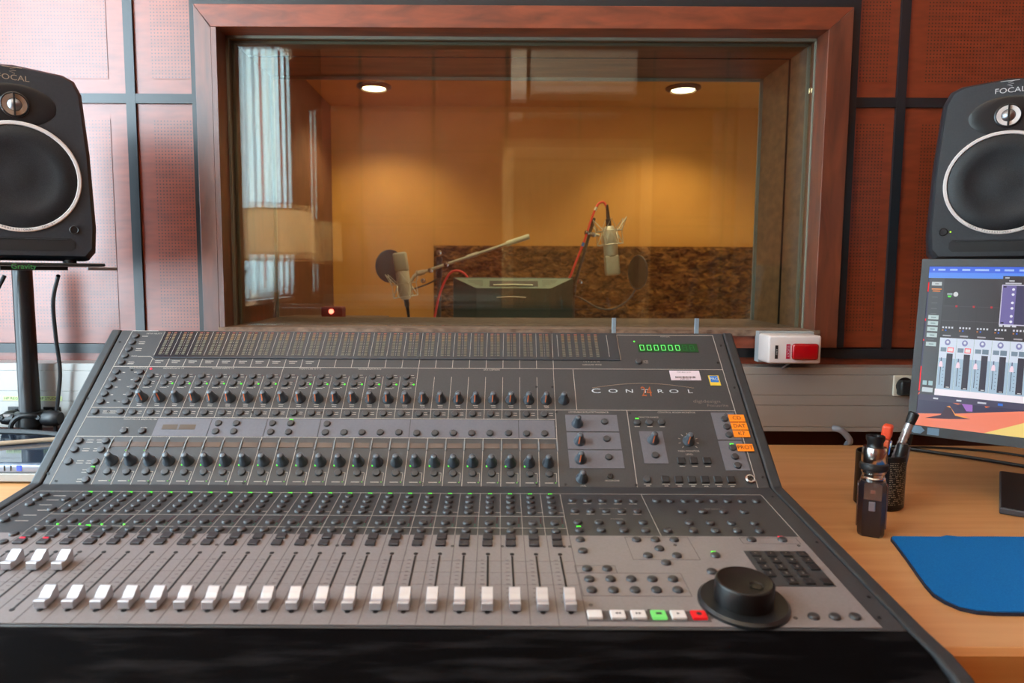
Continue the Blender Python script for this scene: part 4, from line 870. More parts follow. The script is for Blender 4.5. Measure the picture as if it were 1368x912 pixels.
# ------------------------------------------------------------------ speakers
def speaker(label, ring_c, yaw, right, group='black studio monitors with silver rings'):
    """front face frame: local x right (seen from front), z up, front = -y; origin at base centre"""
    Wd, Hh, D = .235, .345, .205
    o = thing('studio_monitor', label, 'loudspeaker', (0, 0, 0), 0, group)
    rz = .148                                     # ring centre above base
    R_ = Matrix.Rotation(yaw, 4, 'Z'); off = R_ @ v((0, -D/2, rz)); base = v(ring_c)-off
    o.location = base; o.rotation_euler = (0, 0, yaw)
    def part(b, name, m, par=None, sm=True):
        return link(name, b.me(name), par or o, m, sm)
    # cabinet: rounded outline, narrower top, bevelled edges
    hw = Wd/2; out = []
    ol = [(-hw+.012, 0), (hw-.012, 0), (hw, .015), (hw+.003, .06), (hw-.002, .20), (hw-.011, Hh-.035), (hw-.022, Hh-.012), (hw-.040, Hh-.003), (0, Hh+.004), (-hw+.040, Hh-.003), (-hw+.022, Hh-.012), (-hw+.011, Hh-.035), (-hw+.002, .20), (-hw-.003, .06), (-hw, .015)]
    t = bmesh.new(); rings = []
    for (y, sc) in ((-D/2, .93), (-D/2+.006, .965), (-D/2+.018, .99), (-D/2+.035, 1.0), (D/2-.02, 1.0), (D/2, .96)):
        rings.append([t.verts.new((x*sc, y, Hh/2+(z-Hh/2)*(1-(1-sc)*.62))) for (x, z) in ol])
    n_ = len(ol)
    for a, c in zip(rings, rings[1:]):
        for i in range(n_): t.faces.new((a[i], a[(i+1) % n_], c[(i+1) % n_], c[i]))
    t.faces.new(rings[0][::-1]); t.faces.new(rings[-1]); bmesh.ops.recalc_face_normals(t, faces=t.faces[:])
    b = MB(); b.join(t); t.free(); part(b, 'cabinet', M_spk)
    Fm = Matrix.Rotation(PI/2, 4, 'X'); yf = -D/2
    def FF(x, z, d=0): return T((x, yf-d, z)) @ Fm
    b = MB(); b.lathe([(.0985, 0), (.0985, .0022), (.0970, .0034), (.0925, .0034), (.0915, .001), (.0915, -.001)], FF(0, rz), 64); rg = part(b, 'ring', M_ring)
    b = MB(); b.lathe([(.0915, .0005), (.089, .0022), (.060, .0040), (.058, .0030), (.020, .0062), (0, .0070)], FF(0, rz), 64); part(b, 'woofer_grille', M_grille)
    b = MB(); 
    s_ = 'FOCAL PROFESSIONAL - CMS 65'
    for i, ch in enumerate(s_):
        if ch == ' ': continue
        a = math.radians(-90+(i-(len(s_)-1)/2)*2.5); add_text(b, ch, .0046, FF(.0948*math.cos(a), rz+.0948*math.sin(a), .0036) @ Matrix.Rotation(a+PI/2, 4, 'Z'))
    part(b, 'ring_lettering', M_ink, rg, False)
    # waveguide: shallow dished ellipse, tweeter with grille bars
    b = MB(); b.lathe([(.0620, .0004), (.0560, .0014), (.040, .0009), (.024, .0010), (0, .0010)], FF(.0, .2745) @ Matrix.Diagonal((1.02, .60, 1, 1)), 48); part(b, 'waveguide', M_blacks)
    b = MB(); b.lathe([(.0225, .0012), (.0225, .0040), (.0205, .0050), (.0195, .0030), (0, .0030)], FF(0, .2745), 40); tw = part(b, 'tweeter', M_blacks)
    b = MB(); b.lathe([(.0190, .0030), (.0190, .0044), (.0115, .0036), (.0115, .0030)], FF(0, .2745), 40); part(b, 'tweeter_ring', M_tweet if not right else M_ring, tw)
    b = MB(); b.lathe([(.0110, .0032), (.0085, .0060), (.004, .0078), (0, .0082)], FF(0, .2745), 32); part(b, 'dome', M_steel, tw)
    b = MB(); b.box(-.0016, .0016, yf-.0088, yf-.0030, .2745-.0200, .2745+.0200); part(b, 'guard_bar', M_black, tw, False)
    b = MB(); add_text(b, 'FOCAL', .0135, FF(0, .3215, .0008), sx=1.15); 
    for q in ([(-.016, .3395), (.014, .3395)], [(.006, .3395), (-.004, .3365), (.005, .3340), (-.005, .3320), (.003, .3290)]):
        b.tube([(x, yf-.0008, z) for x, z in q], .0006, 5)
    part(b, 'badge', M_goldprint if not right else mat('badge_pale', srgb(200, 200, 200), .4), None, False)
    b = MB(); b.prism([(-.082, .022), (-.076, .016), (.076, .016), (.082, .022), (.082, .034), (.076, .040), (-.076, .040), (-.082, .034)], yf-.0006, yf-.0001, 'y'); part(b, 'port_slot', M_slot, None, False)
    b = MB(); b.tube([(-.070, yf-.0012, .0375), (.070, yf-.0012, .0375)], .0006, 6); part(b, 'port_lip', M_spk, None, False)
    px = .082 if not right else -.093
    b = MB(); b.lathe([(.0080, 0), (.0080, .0022), (.0068, .0030), (.0060, .0022), (0, .0022)], FF(px, .056), 24); part(b, 'power_button', M_black)
    if right: b = MB(); b.lathe([(.0016, 0), (.0016, .0012), (0, .0014)], FF(px+.0125, .056), 10); part(b, 'power_light', lamp('led_lime', 200, 255, 60, 1.2))
    for (x, y) in ((-.075, -.07), (.075, -.07), (-.075, .07), (.075, .07)):
        b = MB(); b.lathe([(.010, -.006), (.010, .002), (0, .002)], T((x, y, 0)), 14); part(b, 'foot', M_rubber)
    return o, base
spL, bL = speaker('black studio monitor on the tall stand at the left edge, daylight behind it', (-.8565, 1.28, 1.3134), math.radians(33), False)
spR, bR = speaker('black studio monitor above the computer screen at the right edge, green power light', (.988, 1.37, 1.3241), math.radians(-31), True)
# stand for the left speaker
px_, py_ = -1.052, 1.565
ss = thing('speaker_stand', 'black pole stand carrying the left studio monitor behind the desk', 'speaker stand', (px_, py_, 0))
b = MB(); b.lathe([(.0215, .012), (.0215, .80), (.0200, 1.150), (0, 1.150)], T((px_, py_, 0)), 24); b.build('pole', M_blacks, ss, True)
b = MB()
for a in (200, 320, 80):
    ca, sa = math.cos(math.radians(a)), math.sin(math.radians(a)); L_ = .26 if a != 80 else .085
    b.tube([(px_+.0*ca, py_, .10), (px_+L_*ca, py_+L_*sa, .014)], .012, 10)
b.build('tripod', M_blacks, ss, True)
Mp = T((bL.x, bL.y, 0)) @ Matrix.Rotation(math.radians(33), 4, 'Z')
zb_ = bL.z-.006
b = MB(); b.box(-.125, .13, -.115, .13, zb_-.006, zb_, M=Mp, bev=.002)
b.box(-.012, .012, -.1165, -.114, zb_-.012, zb_-.004, M=Mp); 
b.build('tray', M_black, ss)
b = MB(); b.prism([(px_-.05, py_-.05), (px_+.03, py_-.05), (bL.x+.06, bL.y+.04), (bL.x-.02, bL.y-.04), (bL.x-.08, bL.y-.02)], 1.146, zb_-.006, 'z'); b.build('tray_bracket', M_black, ss)
b = MB(); Mq = Mp @ T((.10, -.112, zb_-.0105)); b.box(0, .05, -.008, .010, -.003, .0035, M=Mq, bev=.001); b.build('tray_clip', M_steel, ss)
b = MB(); add_text(b, 'Gravity', .013, Mp @ T((.0, -.1168, zb_-.0075)) @ Matrix.Rotation(PI/2, 4, 'X')); b.build('maker_lettering', mat('print_green', srgb(60, 130, 70), .5), ss)
b = MB(); b.lathe([(.030, .795), (.030, .826), (.022, .828)], T((px_, py_, 0)), 20); b.lathe([(.0, -.02), (.014, -.02), (.018, -.012), (.018, .012), (.014, .02), (0, .02)], T((px_+.052, py_-.005, .812)) @ Matrix.Rotation(PI/2, 4, 'Y'), 16); b.lathe([(.0, -.014), (.012, -.014), (.014, .0), (.012, .014), (0, .014)], T((px_-.045, py_-.005, .810)) @ Matrix.Rotation(PI/2, 4, 'Y'), 16); b.build('height_clamp', M_black, ss, True)
# wall shelf for the right speaker
wsf = thing('wall_shelf', 'thin black wall shelf under the right studio monitor', 'shelf', (bR.x, WY-.006, bR.z-.02))
Mp2 = T((bR.x, bR.y, 0)) @ Matrix.Rotation(math.radians(-31), 4, 'Z'); zs = bR.z-.006
b = MB(); b.box(-.08, .11, -.09, .09, zs-.010, zs, M=Mp2, bev=.001); b.box(bR.x+.02, bR.x+.14, bR.y, WY-.007, zs-.009, zs-.001); b.build('board', M_black, wsf)
b = MB(); b.box(bR.x+.06, bR.x+.09, WY-.03, WY-.007, zs-.16, zs-.01); b.prism([(WY-.03, zs-.15), (WY-.03, zs-.012), (bR.y+.05, zs-.012)], bR.x+.070, bR.x+.080, 'x'); b.build('bracket', M_black, wsf)
# speaker cables
for lab, P in (('black cable hanging behind the desk, left of the speaker stand pole', [(-1.06, 1.52, 1.135), (-1.085, 1.50, 1.06), (-1.105, 1.49, .95), (-1.075, 1.49, .90), (-1.12, 1.50, .86), (-1.16, 1.52, .80), (-1.19, 1.56, .76)]),
               ('black cable hanging right of the speaker stand pole', [(-.90, 1.45, 1.135), (-.945, 1.50, 1.08), (-.975, 1.55, 1.00), (-.985, 1.575, .92), (-.992, 1.575, .86), (-1.0, 1.572, .80), (-1.0, 1.572, .775)])):
    b = MB(); b.tube(spline(P, 8), .0042, 8); tag(b.build('speaker_cable', M_rubber, None, True), lab, 'cable')

# ------------------------------------------------------------------ things on the left desk
dv = thing('audio_interface', 'flat silver desktop device with a dark glass top, left of the console', 'audio device', (-1.0, 1.36, DZ))
b = MB(); b.box(-1.25, -.80, 1.262, 1.52, DZ+.004, DZ+.020, bev=.002); b.build('base', mat('device_grey', srgb(150, 144, 136), .5), dv)
b = MB(); b.box(-1.25, -.80, 1.264, 1.52, DZ+.020, DZ+.036, bev=.004, seg=3); b.build('case', mat('device_silver', srgb(140, 150, 166), .3, metal=.5), dv, True)
b = MB(); b.box(-1.24, -.81, 1.276, 1.51, DZ+.0355, DZ+.038); b.build('glass_top', mat('device_glass', srgb(46, 54, 66), .06, spec=.8), dv)
b = MB()
for i, x in enumerate((-.916, -.904, -.892)): b.box(x, x+.0012, 1.2625, 1.2640, DZ+.025, DZ+.035)
b.build('marks', M_groove, dv)
b = MB(); b.box(-.8795, -.872, 1.2620, 1.2640, DZ+.025, DZ+.035); b.build('blue_light', lamp('led_blue', 60, 90, 255, 1.5), dv)
for x in (-1.23, -.83):
    for y in (1.28, 1.49):
        b = MB(); b.lathe([(.008, 0), (.008, .005), (0, .005)], T((x, y, DZ)), 10); b.build('foot', M_rubber, dv)
for lab, m_, r, P in (('black cable running across behind the silver device', M_rubber, .0062, [(-1.30, 1.50, .757), (-1.18, 1.46, .80), (-1.05, 1.455, .805), (-.92, 1.45, .80), (-.80, 1.44, .78), (-.72, 1.44, .757)]),
                      ('beige cable lying over the back of the glass-topped device', mat('beige_cable', srgb(168, 142, 116), .5), .0048, [(-1.24, 1.34, .793), (-1.10, 1.36, .793), (-1.0, 1.40, .793), (-.90, 1.44, .793), (-.78, 1.46, .790), (-.74, 1.47, .765), (-.72, 1.48, .755)]),
                      ('thin pale blue cable arching behind the silver device', mat('blue_cable', srgb(120, 146, 176), .4), .0026, [(-1.04, 1.53, .7525), (-.98, 1.50, .768), (-.92, 1.49, .779), (-.86, 1.48, .783), (-.76, 1.47, .757)])):
    b = MB(); b.tube(spline(P, 10), r, 10); tag(b.build('cable', m_, None, True), lab, 'cable')
b = MB(); b.tube(spline([(-1.09, 1.555, .817), (-1.118, 1.545, .815), (-1.132, 1.54, .79), (-1.130, 1.54, .757), (-1.130, 1.545, .70)], 6), .0048, 8); tag(b.build('cable', mat('grey_lead', srgb(170, 164, 164), .5), None, True), 'pale grey lead dropping from the left connector on the trunking', 'cable')
plugged(-1.106, .817, 'left black connector plugged in the trunking beside the stand pole'); plugged(-1.023, .817, 'right black connector plugged in the trunking beside the stand pole')
b = MB(); b.tube(spline([(-1.023, 1.552, .817), (-1.035, 1.54, .822), (-1.06, 1.532, .818), (-1.075, 1.53, .79), (-1.08, 1.545, .71)], 6), .0055, 8); tag(b.build('cable', M_rubber, None, True), 'short black cable from the right trunking connector round the stand pole', 'cable')

# ------------------------------------------------------------------ things on the right desk
# mouse mat
def mat_outline():
    P = [(.6, 1.011), (.595, 1.004), (.590, .985), (.574, .93), (.560, .885), (.549, .848), (.543, .822), (.545, .802), (.552, .786), (.566, .777), (.585, .774), (.62, .7735), (.80, .772), (.83, .776), (.845, .79), (.848, .83), (.848, .97), (.842, 1.0), (.82, 1.011), (.75, 1.012), (.70, 1.011), (.685, 1.016), (.672, 1.010)]
    return P
o = thing('mouse_mat', 'blue cloth mouse mat with dark edge on the right desk', 'mouse mat', (.70, .89, DZ))
b = MB(); b.prism(mat_outline(), DZ+.0003, DZ+.0042, 'z'); b.build('rubber_base', M_navy, o)
b = MB(); b.prism([(x+(.70-x)*.012, y+(.89-y)*.012) for x, y in mat_outline()], DZ+.0043, DZ+.0056, 'z'); b.build('cloth_top', M_pad_blue, o)
# pen can
pc = thing('pen_can', 'black printed can used as a pen holder on the right desk', 'can', (.668, 1.170, DZ))
cx, cyy, cr, ch_ = .668, 1.170, .0385, .092
M_can = mat('can_black', srgb(30, 29, 28), .3, metal=.5)
b = MB(); b.lathe([(0, .002), (cr-.004, 0), (cr, .004), (cr, ch_), (cr-.0012, ch_+.0015), (cr-.0025, ch_), (cr-.0025, .006), (0, .006)], T((cx, cyy, DZ)), 48); b.build('can', M_can, pc, True)
M_canp = mat('can_print', srgb(150, 142, 124), .5)
for rng in ((196, 232), (262, 330)):
    b = MB()
    for z in range(23):
        zz = .012+z*.0032; a = rng[0]
        while a < rng[1]-3:
            w = min(random.choice((3, 5, 8)), rng[1]-a); A0, A1 = math.radians(a), math.radians(a+w); r = cr+.0004
            b._new([(cx+r*math.cos(A0), cyy+r*math.sin(A0), DZ+zz), (cx+r*math.cos(A1), cyy+r*math.sin(A1), DZ+zz), (cx+r*math.cos(A1), cyy+r*math.sin(A1), DZ+zz+.0012), (cx+r*math.cos(A0), cyy+r*math.sin(A0), DZ+zz+.0012)], [(0, 1, 2, 3)]); a += w+random.choice((1.5, 3, 9))
    b.build('small_print', M_canp, pc)
# pens: each stands inside the can
def stick(name, lab, cat, p0, p1, build): 
    o = thing(name, lab, cat, p0); build(o, v(p0), v(p1)); return o
def frame(p0, p1):
    d = (p1-p0); L_ = d.length; q = d.to_track_quat('Z', 'Y').to_matrix().to_4x4(); return T(p0) @ q, L_
def b_lighter(o, p0, p1):
    F, L_ = frame(p0, p1)
    b = MB(); b.box(-.011, .011, -.007, .007, 0, L_-.024, M=F, bev=.003); b.build('body', mat('lighter_body', srgb(214, 96, 60), .25), o)
    b = MB(); b.box(-.0125, .0125, -.0078, .0078, L_-.024, L_, M=F, bev=.004, seg=3); b.build('cap', mat('lighter_cap', srgb(240, 84, 50), .35), o)
    b = MB(); b.box(-.009, .001, -.0095, -.0078, L_-.050, L_-.026, M=F, bev=.0008); b.build('label', M_blueink, o)
    b = MB(); b.lathe([(0, 0), (.006, 0), (.006, .002), (0, .0025)][::-1], F @ T((-.004, -.0082, L_-.032)) @ Matrix.Rotation(PI/2, 4, 'X'), 14); b.build('wheel', M_white, o)
stick('marker_pen', 'thick orange-red capped pen standing in the can', 'pen', (.668, 1.180, DZ+.007), (.679, 1.172, DZ+.140), b_lighter)
def b_black(o, p0, p1):
    F, L_ = frame(p0, p1); b = MB(); b.lathe([(0, 0), (.005, 0), (.0085, .02), (.009, L_-.004), (.007, L_), (0, L_)], F, 18); b.build('barrel', M_blacks, o, True); b = MB(); b.box(-.0012, .0012, -.0115, -.0088, L_-.04, L_-.004, M=F); b.build('clip', M_steel, o)
stick('ballpoint_pen', 'short black pen just above the rim in the middle of the can', 'pen', (.684, 1.160, DZ+.007), (.695, 1.153, DZ+.112), b_black)
def b_neck(o, p0, p1):
    F, L_ = frame(p0, p1); b = MB(); prof = [(0, 0), (.005, 0)]
    z = .004
    while z < L_-.024: prof += [(.0062, z), (.0072, z+.0035), (.0062, z+.007)]; z += .0075
    prof += [(.0062, L_-.020), (0, L_-.020)]; b.lathe(prof, F, 20); b.build('ribbed_tube', mat('rib_silver', srgb(200, 198, 200), .28, metal=.7), o, True)
    b = MB(); b.lathe([(0, L_-.021), (.0072, L_-.021), (.0080, L_-.014), (.0085, L_-.002), (.006, L_), (0, L_)], F, 20); b.build('tip', M_black, o, True)
stick('ribbed_drip_tube', 'ribbed chrome tube with a black tip leaning out of the can to the right', 'tube', (.672, 1.178, DZ+.007), (.727, 1.180, DZ+.160), b_neck)
# vaporiser
vp = thing('vaporizer', 'chrome and black electronic cigarette standing in front of the pen can', 'electronic cigarette', (.582, 1.036, DZ), math.radians(-28))
def vpart(b, name, m, sm=False, par=None): return link(name, b.me(name), par or vp, m, sm)
b = MB(); t = bmesh.new(); ol = [(-.0125, -.021), (.0125, -.021), (.0185, -.012), (.0185, .012), (.0125, .021), (-.0125, .021), (-.0185, .012), (-.0185, -.012)]
rr = []
for (z, s_) in ((0, .90), (.004, .98), (.012, 1.0), (.070, 1.0), (.080, .97), (.084, .90)): rr.append([t.verts.new((x*s_, y*s_, z)) for x, y in ol])
for a, c in zip(rr, rr[1:]):
    for i in range(8): t.faces.new((a[i], a[(i+1) % 8], c[(i+1) % 8], c[i]))
t.faces.new(rr[0][::-1]); t.faces.new(rr[-1]); b.join(t); t.free(); vpart(b, 'body', mat('mod_black', srgb(24, 20, 30), .12, coat=1, metal=.3))
b = MB(); b.prism([(-.0118, .058), (.0118, .058), (.0118, .0815), (.009, .084), (-.009, .084), (-.0118, .0815)], -.0219, -.0205, 'y'); b.box(-.0205, -.0180, -.010, .010, .012, .078, bev=.0008); b.box(.0180, .0205, -.010, .010, .012, .078, bev=.0008); vpart(b, 'side_plate', mat('mod_gunmetal', srgb(150, 140, 140), .25, metal=.9))
b = MB(); b.box(-.0045, .0045, -.0235, -.0205, .041, .0555, bev=.0012, seg=2); vpart(b, 'fire_button', mat('mod_button', srgb(150, 150, 160), .3, metal=.6))
b = MB(); b.box(-.003, .003, -.0224, -.0218, .068, .073); vpart(b, 'mark', mat('mod_copper', srgb(120, 70, 56), .4))
b = MB(); b.lathe([(0, .084), (.0160, .084), (.0168, .088), (.0150, .090), (.0150, .094), (.0170, .096), (.0170, .099), (0, .099)], None, 32); tk = vpart(b, 'tank_base', M_chrome, True)
b = MB(); b.lathe([(.0170, .099), (.0196, .101), (.0204, .105), (.0196, .1095), (.0170, .111), (.0, .111)], None, 32); vpart(b, 'silicone_band', M_rubber, True)
b = MB(); b.lathe([(.0170, .111), (.0176, .113), (.0176, .130), (.0160, .135), (.0, .132)], None, 32); b.box(-.006, .002, -.0181, -.0170, .117, .1195); tk = vpart(b, 'tank', M_chrome, True)
b = MB(); b.lathe([(.0120, .135), (.0110, .137), (.0110, .142), (.0130, .146), (.0130, .152), (.0080, .152), (.0075, .146), (0, .146)], None, 28); vpart(b, 'mouthpiece', M_black, True)
# computer display
mw, mh = .525, .324
yawm = math.radians(-36.0)
ax = v((math.cos(yawm), math.sin(yawm), 0)); roll = -.011; tilt = .17
zc = v((0, 0, 1)); nrm_ = v((ax.y, -ax.x, 0))        # facing the viewer
upm = (zc*math.cos(tilt)-nrm_*math.sin(tilt)).normalized()
axr = (ax*math.cos(roll)+upm*math.sin(roll)).normalized(); upr = (upm*math.cos(roll)-ax*math.sin(roll)).normalized()
outn = axr.cross(upr).normalized()                   # out of the screen, towards the viewer
TL = v((.7975, 1.300, 1.1750))
scr_o = TL                                            # top-left outer corner
FS = Matrix(((axr.x, upr.x, outn.x, scr_o.x), (axr.y, upr.y, outn.y, scr_o.y), (axr.z, upr.z, outn.z, scr_o.z), (0, 0, 0, 1)))
if upr.z < 0: print('UP FLIPPED')
cmx = FS @ v((mw/2, -mh/2, 0))
dm = thing('computer_display', 'computer screen showing mixing software, at the right edge of the desk', 'monitor', (cmx.x, cmx.y, DZ))
b = MB(); b.box(0, mw, -mh, 0, -.030, -.0045, M=FS, bev=.003); b.build('case', M_bezel, dm)
bt = .0135; bb = .0175; bl_ = .0125
b = MB(); b.box(0, mw, -bt, 0, -.0046, 0, M=FS); b.box(0, mw, -mh, -mh+bb, -.0046, 0, M=FS); b.box(0, bl_, -mh+bb, -bt, -.0046, 0, M=FS); b.box(mw-bl_, mw, -mh+bb, -bt, -.0046, 0, M=FS); b.build('bezel', M_bezel, dm)
sw, shh = mw-2*bl_, mh-bt-bb
FSS = FS @ T((bl_, -mh+bb, -.0030))                   # origin lower-left of the picture, metres
SM = {}
def smat(r, g, bl, s=1.0):
    key = (r, g, bl, s)
    if key not in SM:
        m = mat('pixels_%d_%d_%d' % (r, g, bl), (0, 0, 0, 1), .3, emit=srgb(r, g, bl), es=s*.95); SM[key] = (len(SM), m)
    return SM[key][0]
b = MB(); LV = [0]
def R4(x0, x1, y0, y1, c, lvl):
    b.quad([(x0*sw, y0*shh, lvl*.00005), (x1*sw, y0*shh, lvl*.00005), (x1*sw, y1*shh, lvl*.00005), (x0*sw, y1*shh, lvl*.00005)], FSS, smat(*c))
def POLY(pts, c, lvl): b.quad([(x*sw, y*shh, lvl*.00005) for x, y in pts], FSS, smat(*c))
R4(0, 1, 0, 1, (62, 54, 84), 0)                                     # desktop
POLY([(0, 0), (1, 0), (1, .19), (.42, .175), (.30, .150), (.10, .092), (0, .073)], (255, 138, 106), 1)
POLY([(.205, 0), (1, 0), (1, .16), (.62, .150), (.335, .103)], (255, 222, 130), 2)
POLY([(.028, .050), (.075, .080), (.090, .135), (.104, .132), (.118, .088), (.140, .078), (.165, .074), (.10, .060)], (70, 44, 62), 2)
POLY([(.090, .135), (.100, .140), (.118, .095), (.150, .085), (.160, .078), (.140, .078), (.118, .085), (.104, .128)], (255, 160, 70), 3)
POLY([(.088, .185), (.115, .190), (.140, .160), (.125, .152), (.108, .160)], (255, 130, 76), 2)
POLY([(.115, .190), (.165, .190), (.168, .120), (.150, .118)], (170, 110, 200), 2)
POLY([(.118, .150), (.135, .160), (.150, .118), (.125, .130)], (60, 46, 76), 3)
POLY([(.190, .190), (.215, .160), (.228, .195), (.262, .172), (.240, .160), (.224, .166), (.205, .150)], (250, 120, 70), 3)
POLY([(0, .190), (.016, .218), (.014, .224), (0, .200)], (250, 110, 70), 3)
R4(0, 1, .962, 1, (70, 110, 236), 3)
xx = .012
for w in (.006, .026, .027, .028, .048, .017, .032, .02, .03):
    R4(xx, xx+w*.85, .974, .986, (170, 200, 255), 4); xx += w+.010
R4(.0, 1, .928, .962, (96, 150, 250), 3)
for (y0, y1) in ((.84, .90), (.655, .67), (.53, .54), (.215, .37)): R4(0, .004, y0, y1, (255, 30, 40), 4)
R4(.005, 1, .235, .928, (64, 58, 62), 4)                          # mixer window
R4(.005, .050, .196, .928, (76, 74, 78), 5)
R4(.012, .043, .880, .903, (200, 204, 204), 6); R4(.022, .034, .888, .894, (130, 134, 136), 7)
R4(.013, .044, .855, .861, (255, 150, 60), 6); R4(.016, .040, .842, .848, (255, 140, 50), 6)
for y in (.680, .643, .606, .568, .512): R4(.010, .042, y-.013, y+.013, (190, 206, 206), 6); R4(.019, .034, y-.003, y+.003, (120, 136, 140), 7)
for y in (.807, .770, .736, .703, .54): R4(.016, .034, y-.002, y+.002, (104, 102, 106), 6)
for x in (.011, .029): R4(x, x+.013, .255, .282, (170, 200, 206), 6)
R4(.011, .044, .212, .240, (205, 214, 220), 6)
R4(.062, .078, .822, .835, (150, 160, 160), 6); POLY([(.063, .819), (.076, .819), (.073, .808), (.066, .808)], (90, 230, 70), 6)
POLY([(.088+.0075*math.cos(a*PI/6), .828+.015*math.sin(a*PI/6)) for a in range(12)], (220, 220, 220), 6)
R4(.056, .092, .762, .850, (58, 52, 56), 5)
nst = 18; sx0 = .052; swd = .0515
R4(sx0, 1, .236, .556, (222, 230, 246), 6); R4(sx0, 1, .236, .43, (176, 200, 220), 7)
for i in range(nst):
    x = sx0+i*swd; w = swd
    if x+w > 1: break
    R4(x-.0007, x, .56, .76, (50, 46, 50), 5); R4(x, x+w, .662, .665, (86, 80, 84), 5); R4(x, x+w, .752, .755, (80, 74, 78), 5)
    R4(x+.74*w, x+.86*w, .748, .760, (200, 40, 50), 6)
    for j in range(4): R4(x+(.08+.18*j)*w, x+(.18+.18*j)*w, .615, .626, (222, 222, 228), 6)
    R4(x+.08*w, x+.16*w, .598, .607, (200, 120, 60), 6); R4(x+.26*w, x+.34*w, .598, .607, (60, 110, 220), 6); R4(x+.15*w, x+.62*w, .566, .574, (176, 170, 176), 6)
    R4(x, x+.0008, .236, .556, (110, 150, 146), 8); R4(x+.0008, x+.0016, .236, .556, (240, 246, 250), 8)
    POLY([(x+(.48+.17*math.cos(a*PI/7))*w, .528+.019*math.sin(a*PI/7)) for a in range(14)], (140, 140, 190), 9); POLY([(x+(.48+.08*math.cos(a*PI/5))*w, .530+.009*math.sin(a*PI/5)) for a in range(10)], (232, 236, 246), 10)
    R4(x+.10*w, x+.44*w, .470, .496, (128, 146, 164), 9); R4(x+.50*w, x+.86*w, .468, .498, (255, 90, 100) if i < 2 else (120, 138, 156), 9)
    if i < 2: R4(x+.54*w, x+.82*w, .473, .493, (255, 236, 236), 10)
    R4(x+.48*w, x+.84*w, .246, .460, (62, 56, 70), 9); R4(x+.17*w, x+.21*w, .262, .400, (60, 60, 84), 9)
    POLY([(x+.07*w, .375), (x+.31*w, .375), (x+.29*w, .398), (x+.24*w, .410), (x+.15*w, .410), (x+.09*w, .398)], (255, 226, 240), 10); R4(x+.16*w, x+.22*w, .410, .432, (90, 90, 130), 10)
    for j in range(6): R4(x+.32*w, x+.38*w, .262+j*.022, .266+j*.022, (90, 100, 124), 10)
    R4(x+.60*w, x+.78*w, .250, .255, (220, 220, 220), 10)
R4(sx0-.002, 1, .198, .238, (255, 244, 252), 11)
R4(.003, 1, .160, .198, (76, 70, 96), 5)
for (x, w) in ((.048, .015), (.118, .015), (.180, .025)): R4(x, x+w, .172, .182, (214, 214, 224), 8)
R4(.238, .252, .171, .185, (60, 120, 220), 8)
R4(.222, .35, .640, .945, (62, 56, 62), 12); R4(.221, .35, .650, .893, (215, 210, 230), 13); R4(.2235, .262, .656, .888, (118, 106, 170), 14); R4(.262, .35, .656, .888, (66, 60, 96), 14)
for y in (.865, .835, .785, .752, .705, .672): POLY([(.254+.0042*math.cos(a*PI/5), y+.008*math.sin(a*PI/5)) for a in range(10)], (240, 240, 250), 15)
R4(.228, .240, .930, .938, (200, 200, 206), 13); R4(.240, .255, .912, .920, (200, 200, 206), 13); R4(.230, .275, .897, .905, (200, 200, 206), 13); R4(.2255, .234, .876, .884, (40, 30, 50), 15); R4(.2255, .234, .660, .668, (40, 30, 50), 15)
for (x, w) in ((.236, .018), (.258, .012), (.222, .010)): R4(x, x+w, .640, .650, (222, 222, 228), 13)
m_ = b.me('screen_image')
mats_ = [None]*len(SM)
for (i, mm) in SM.values(): mats_[i] = mm
so_ = link('screen_image', m_, dm, mats_); m_.transform(wm(dm).inverted())
b = MB(); b.prism([(.006, -.0105-mh+bb-.001), (.012, -.0145-mh+bb), (.022, -.0145-mh+bb), (.028, -.008-mh+bb), (.022, -.0015-mh+bb), (.012, -.0015-mh+bb)], -.0002, .0003, 'z', M=FS); b.box(.032, .050, -mh+.003, -mh+bb-.002, -.0002, .0003, M=FS); b.build('sticker', mat('sticker_blue_grey', srgb(110, 140, 164), .4), dm)
bx_, by_ = cmx.x-nrm_.x*.05, cmx.y-nrm_.y*.05
Mb = T((cmx.x, cmx.y, 0)) @ Matrix.Rotation(yawm, 4, 'Z')
b = MB(); b.box(-.12, .20, -.085, .19, DZ+.0005, DZ+.011, M=Mb, bev=.002, mi=0); b.box(-.117, .197, -.082, .187, DZ+.011, DZ+.0118, M=Mb, mi=1); b.build('foot_plate', [mat('foot_grey', srgb(66, 68, 74), .4), M_black], dm)
b = MB(); b.box(-.02, .05, .105, .125, DZ+.011, 1.02, M=Mb, bev=.003); b.box(-.04, .07, .040, .106, .96, 1.06, M=Mb, bev=.003); b.build('neck', M_bezel, dm)
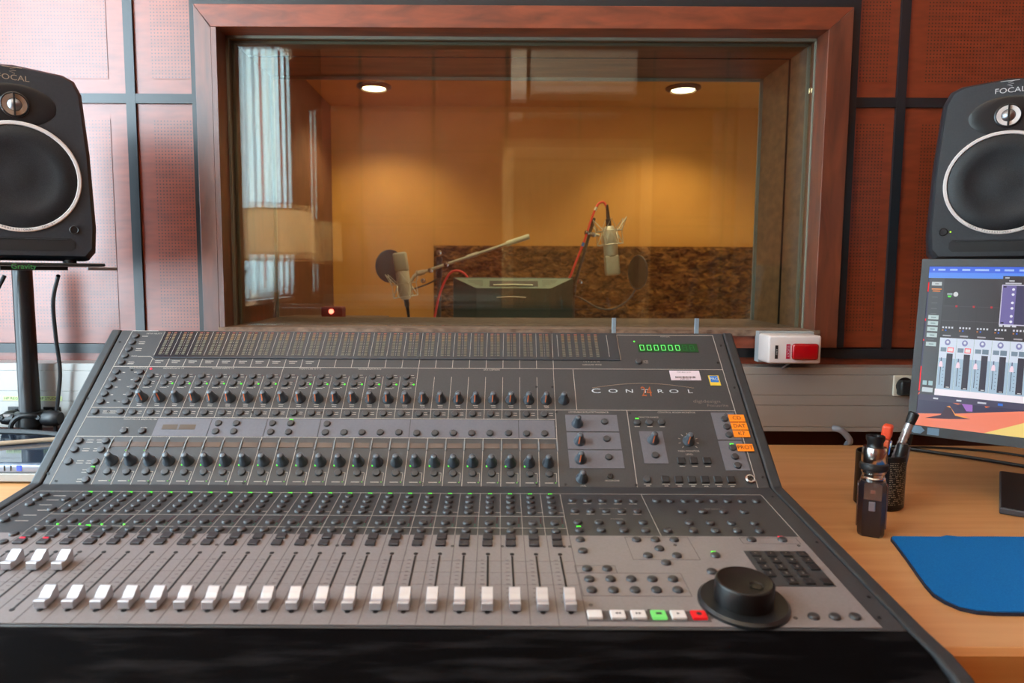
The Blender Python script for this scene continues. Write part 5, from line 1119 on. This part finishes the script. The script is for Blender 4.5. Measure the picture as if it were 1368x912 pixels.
for lab, m_, r, P in (('black cable curving across the desk behind the computer screen', M_rubber, .0038, [(.90, 1.585, .755), (.97, 1.52, .756), (1.05, 1.45, .756), (1.13, 1.36, .756), (1.20, 1.30, .755), (1.34, 1.24, .755), (1.6, 1.2, .755)]),
                      ('thin black cable along the rear of the right desk', M_rubber, .0025, [(.90, 1.56, .753), (1.0, 1.57, .753), (1.12, 1.53, .754), (1.22, 1.44, .754), (1.35, 1.38, .753), (1.6, 1.36, .753)])):
    b = MB(); b.tube(spline(P, 8), r, 8); tag(b.build('cable', m_, None, True), lab, 'cable')
b = MB(); b.tube(spline([(.797, 1.598, .790), (.807, 1.588, .789), (.820, 1.588, .780), (.834, 1.590, .762), (.838, 1.611, .745), (.838, 1.613, .70)], 8), .0070, 12); tag(b.build('cable', mat('grey_hose', srgb(140, 142, 150), .5), None, True), 'thick grey cable leaving the trunking and dropping behind the right desk', 'cable')
b = MB(); b.box(.935, .985, TY-.0285, TY-.0062, .870, .905, bev=.006, seg=3); b.tube(spline([(.97, TY-.02, .872), (.972, TY-.02, .82), (.975, TY-.015, .79), (.98, 1.605, .745)], 4), .004, 8); tag(b.build('power_plug', M_blacks, None, True), 'black power plug in the socket behind the computer screen', 'plug')
# AC unit on the rear wall and its cover, seen as pale reflections
ac = thing('air_conditioner', 'white air conditioning unit high on the rear wall, seen as a pale reflection', 'air conditioner', (.6, YR, 2.45))
b = MB(); b.box(.29, 1.10, YR+.006, YR+.2, 2.52, 2.86, bev=.01); b.build('housing', mat('unit_grey', srgb(176, 172, 164), .5), ac)
b = MB(); b.box(.14, .26, YR+.006, YR+.12, 2.50, 2.95, bev=.005); b.build('pipe_cover', M_white, ac)
b = MB(); b.box(.32, 1.07, YR+.185, YR+.205, 2.54, 2.58); b.build('louvre', M_white, ac)
tr2 = thing('cable_trunking', 'grey trunking along the rear wall, a pale bar mirrored low in the glass', 'trunking', (-.6, YR, .86))
b = MB(); b.box(WX0+.001, .07, YR+.007, YR+.06, .86, .985, bev=.002); b.build('body', M_trunk, tr2)
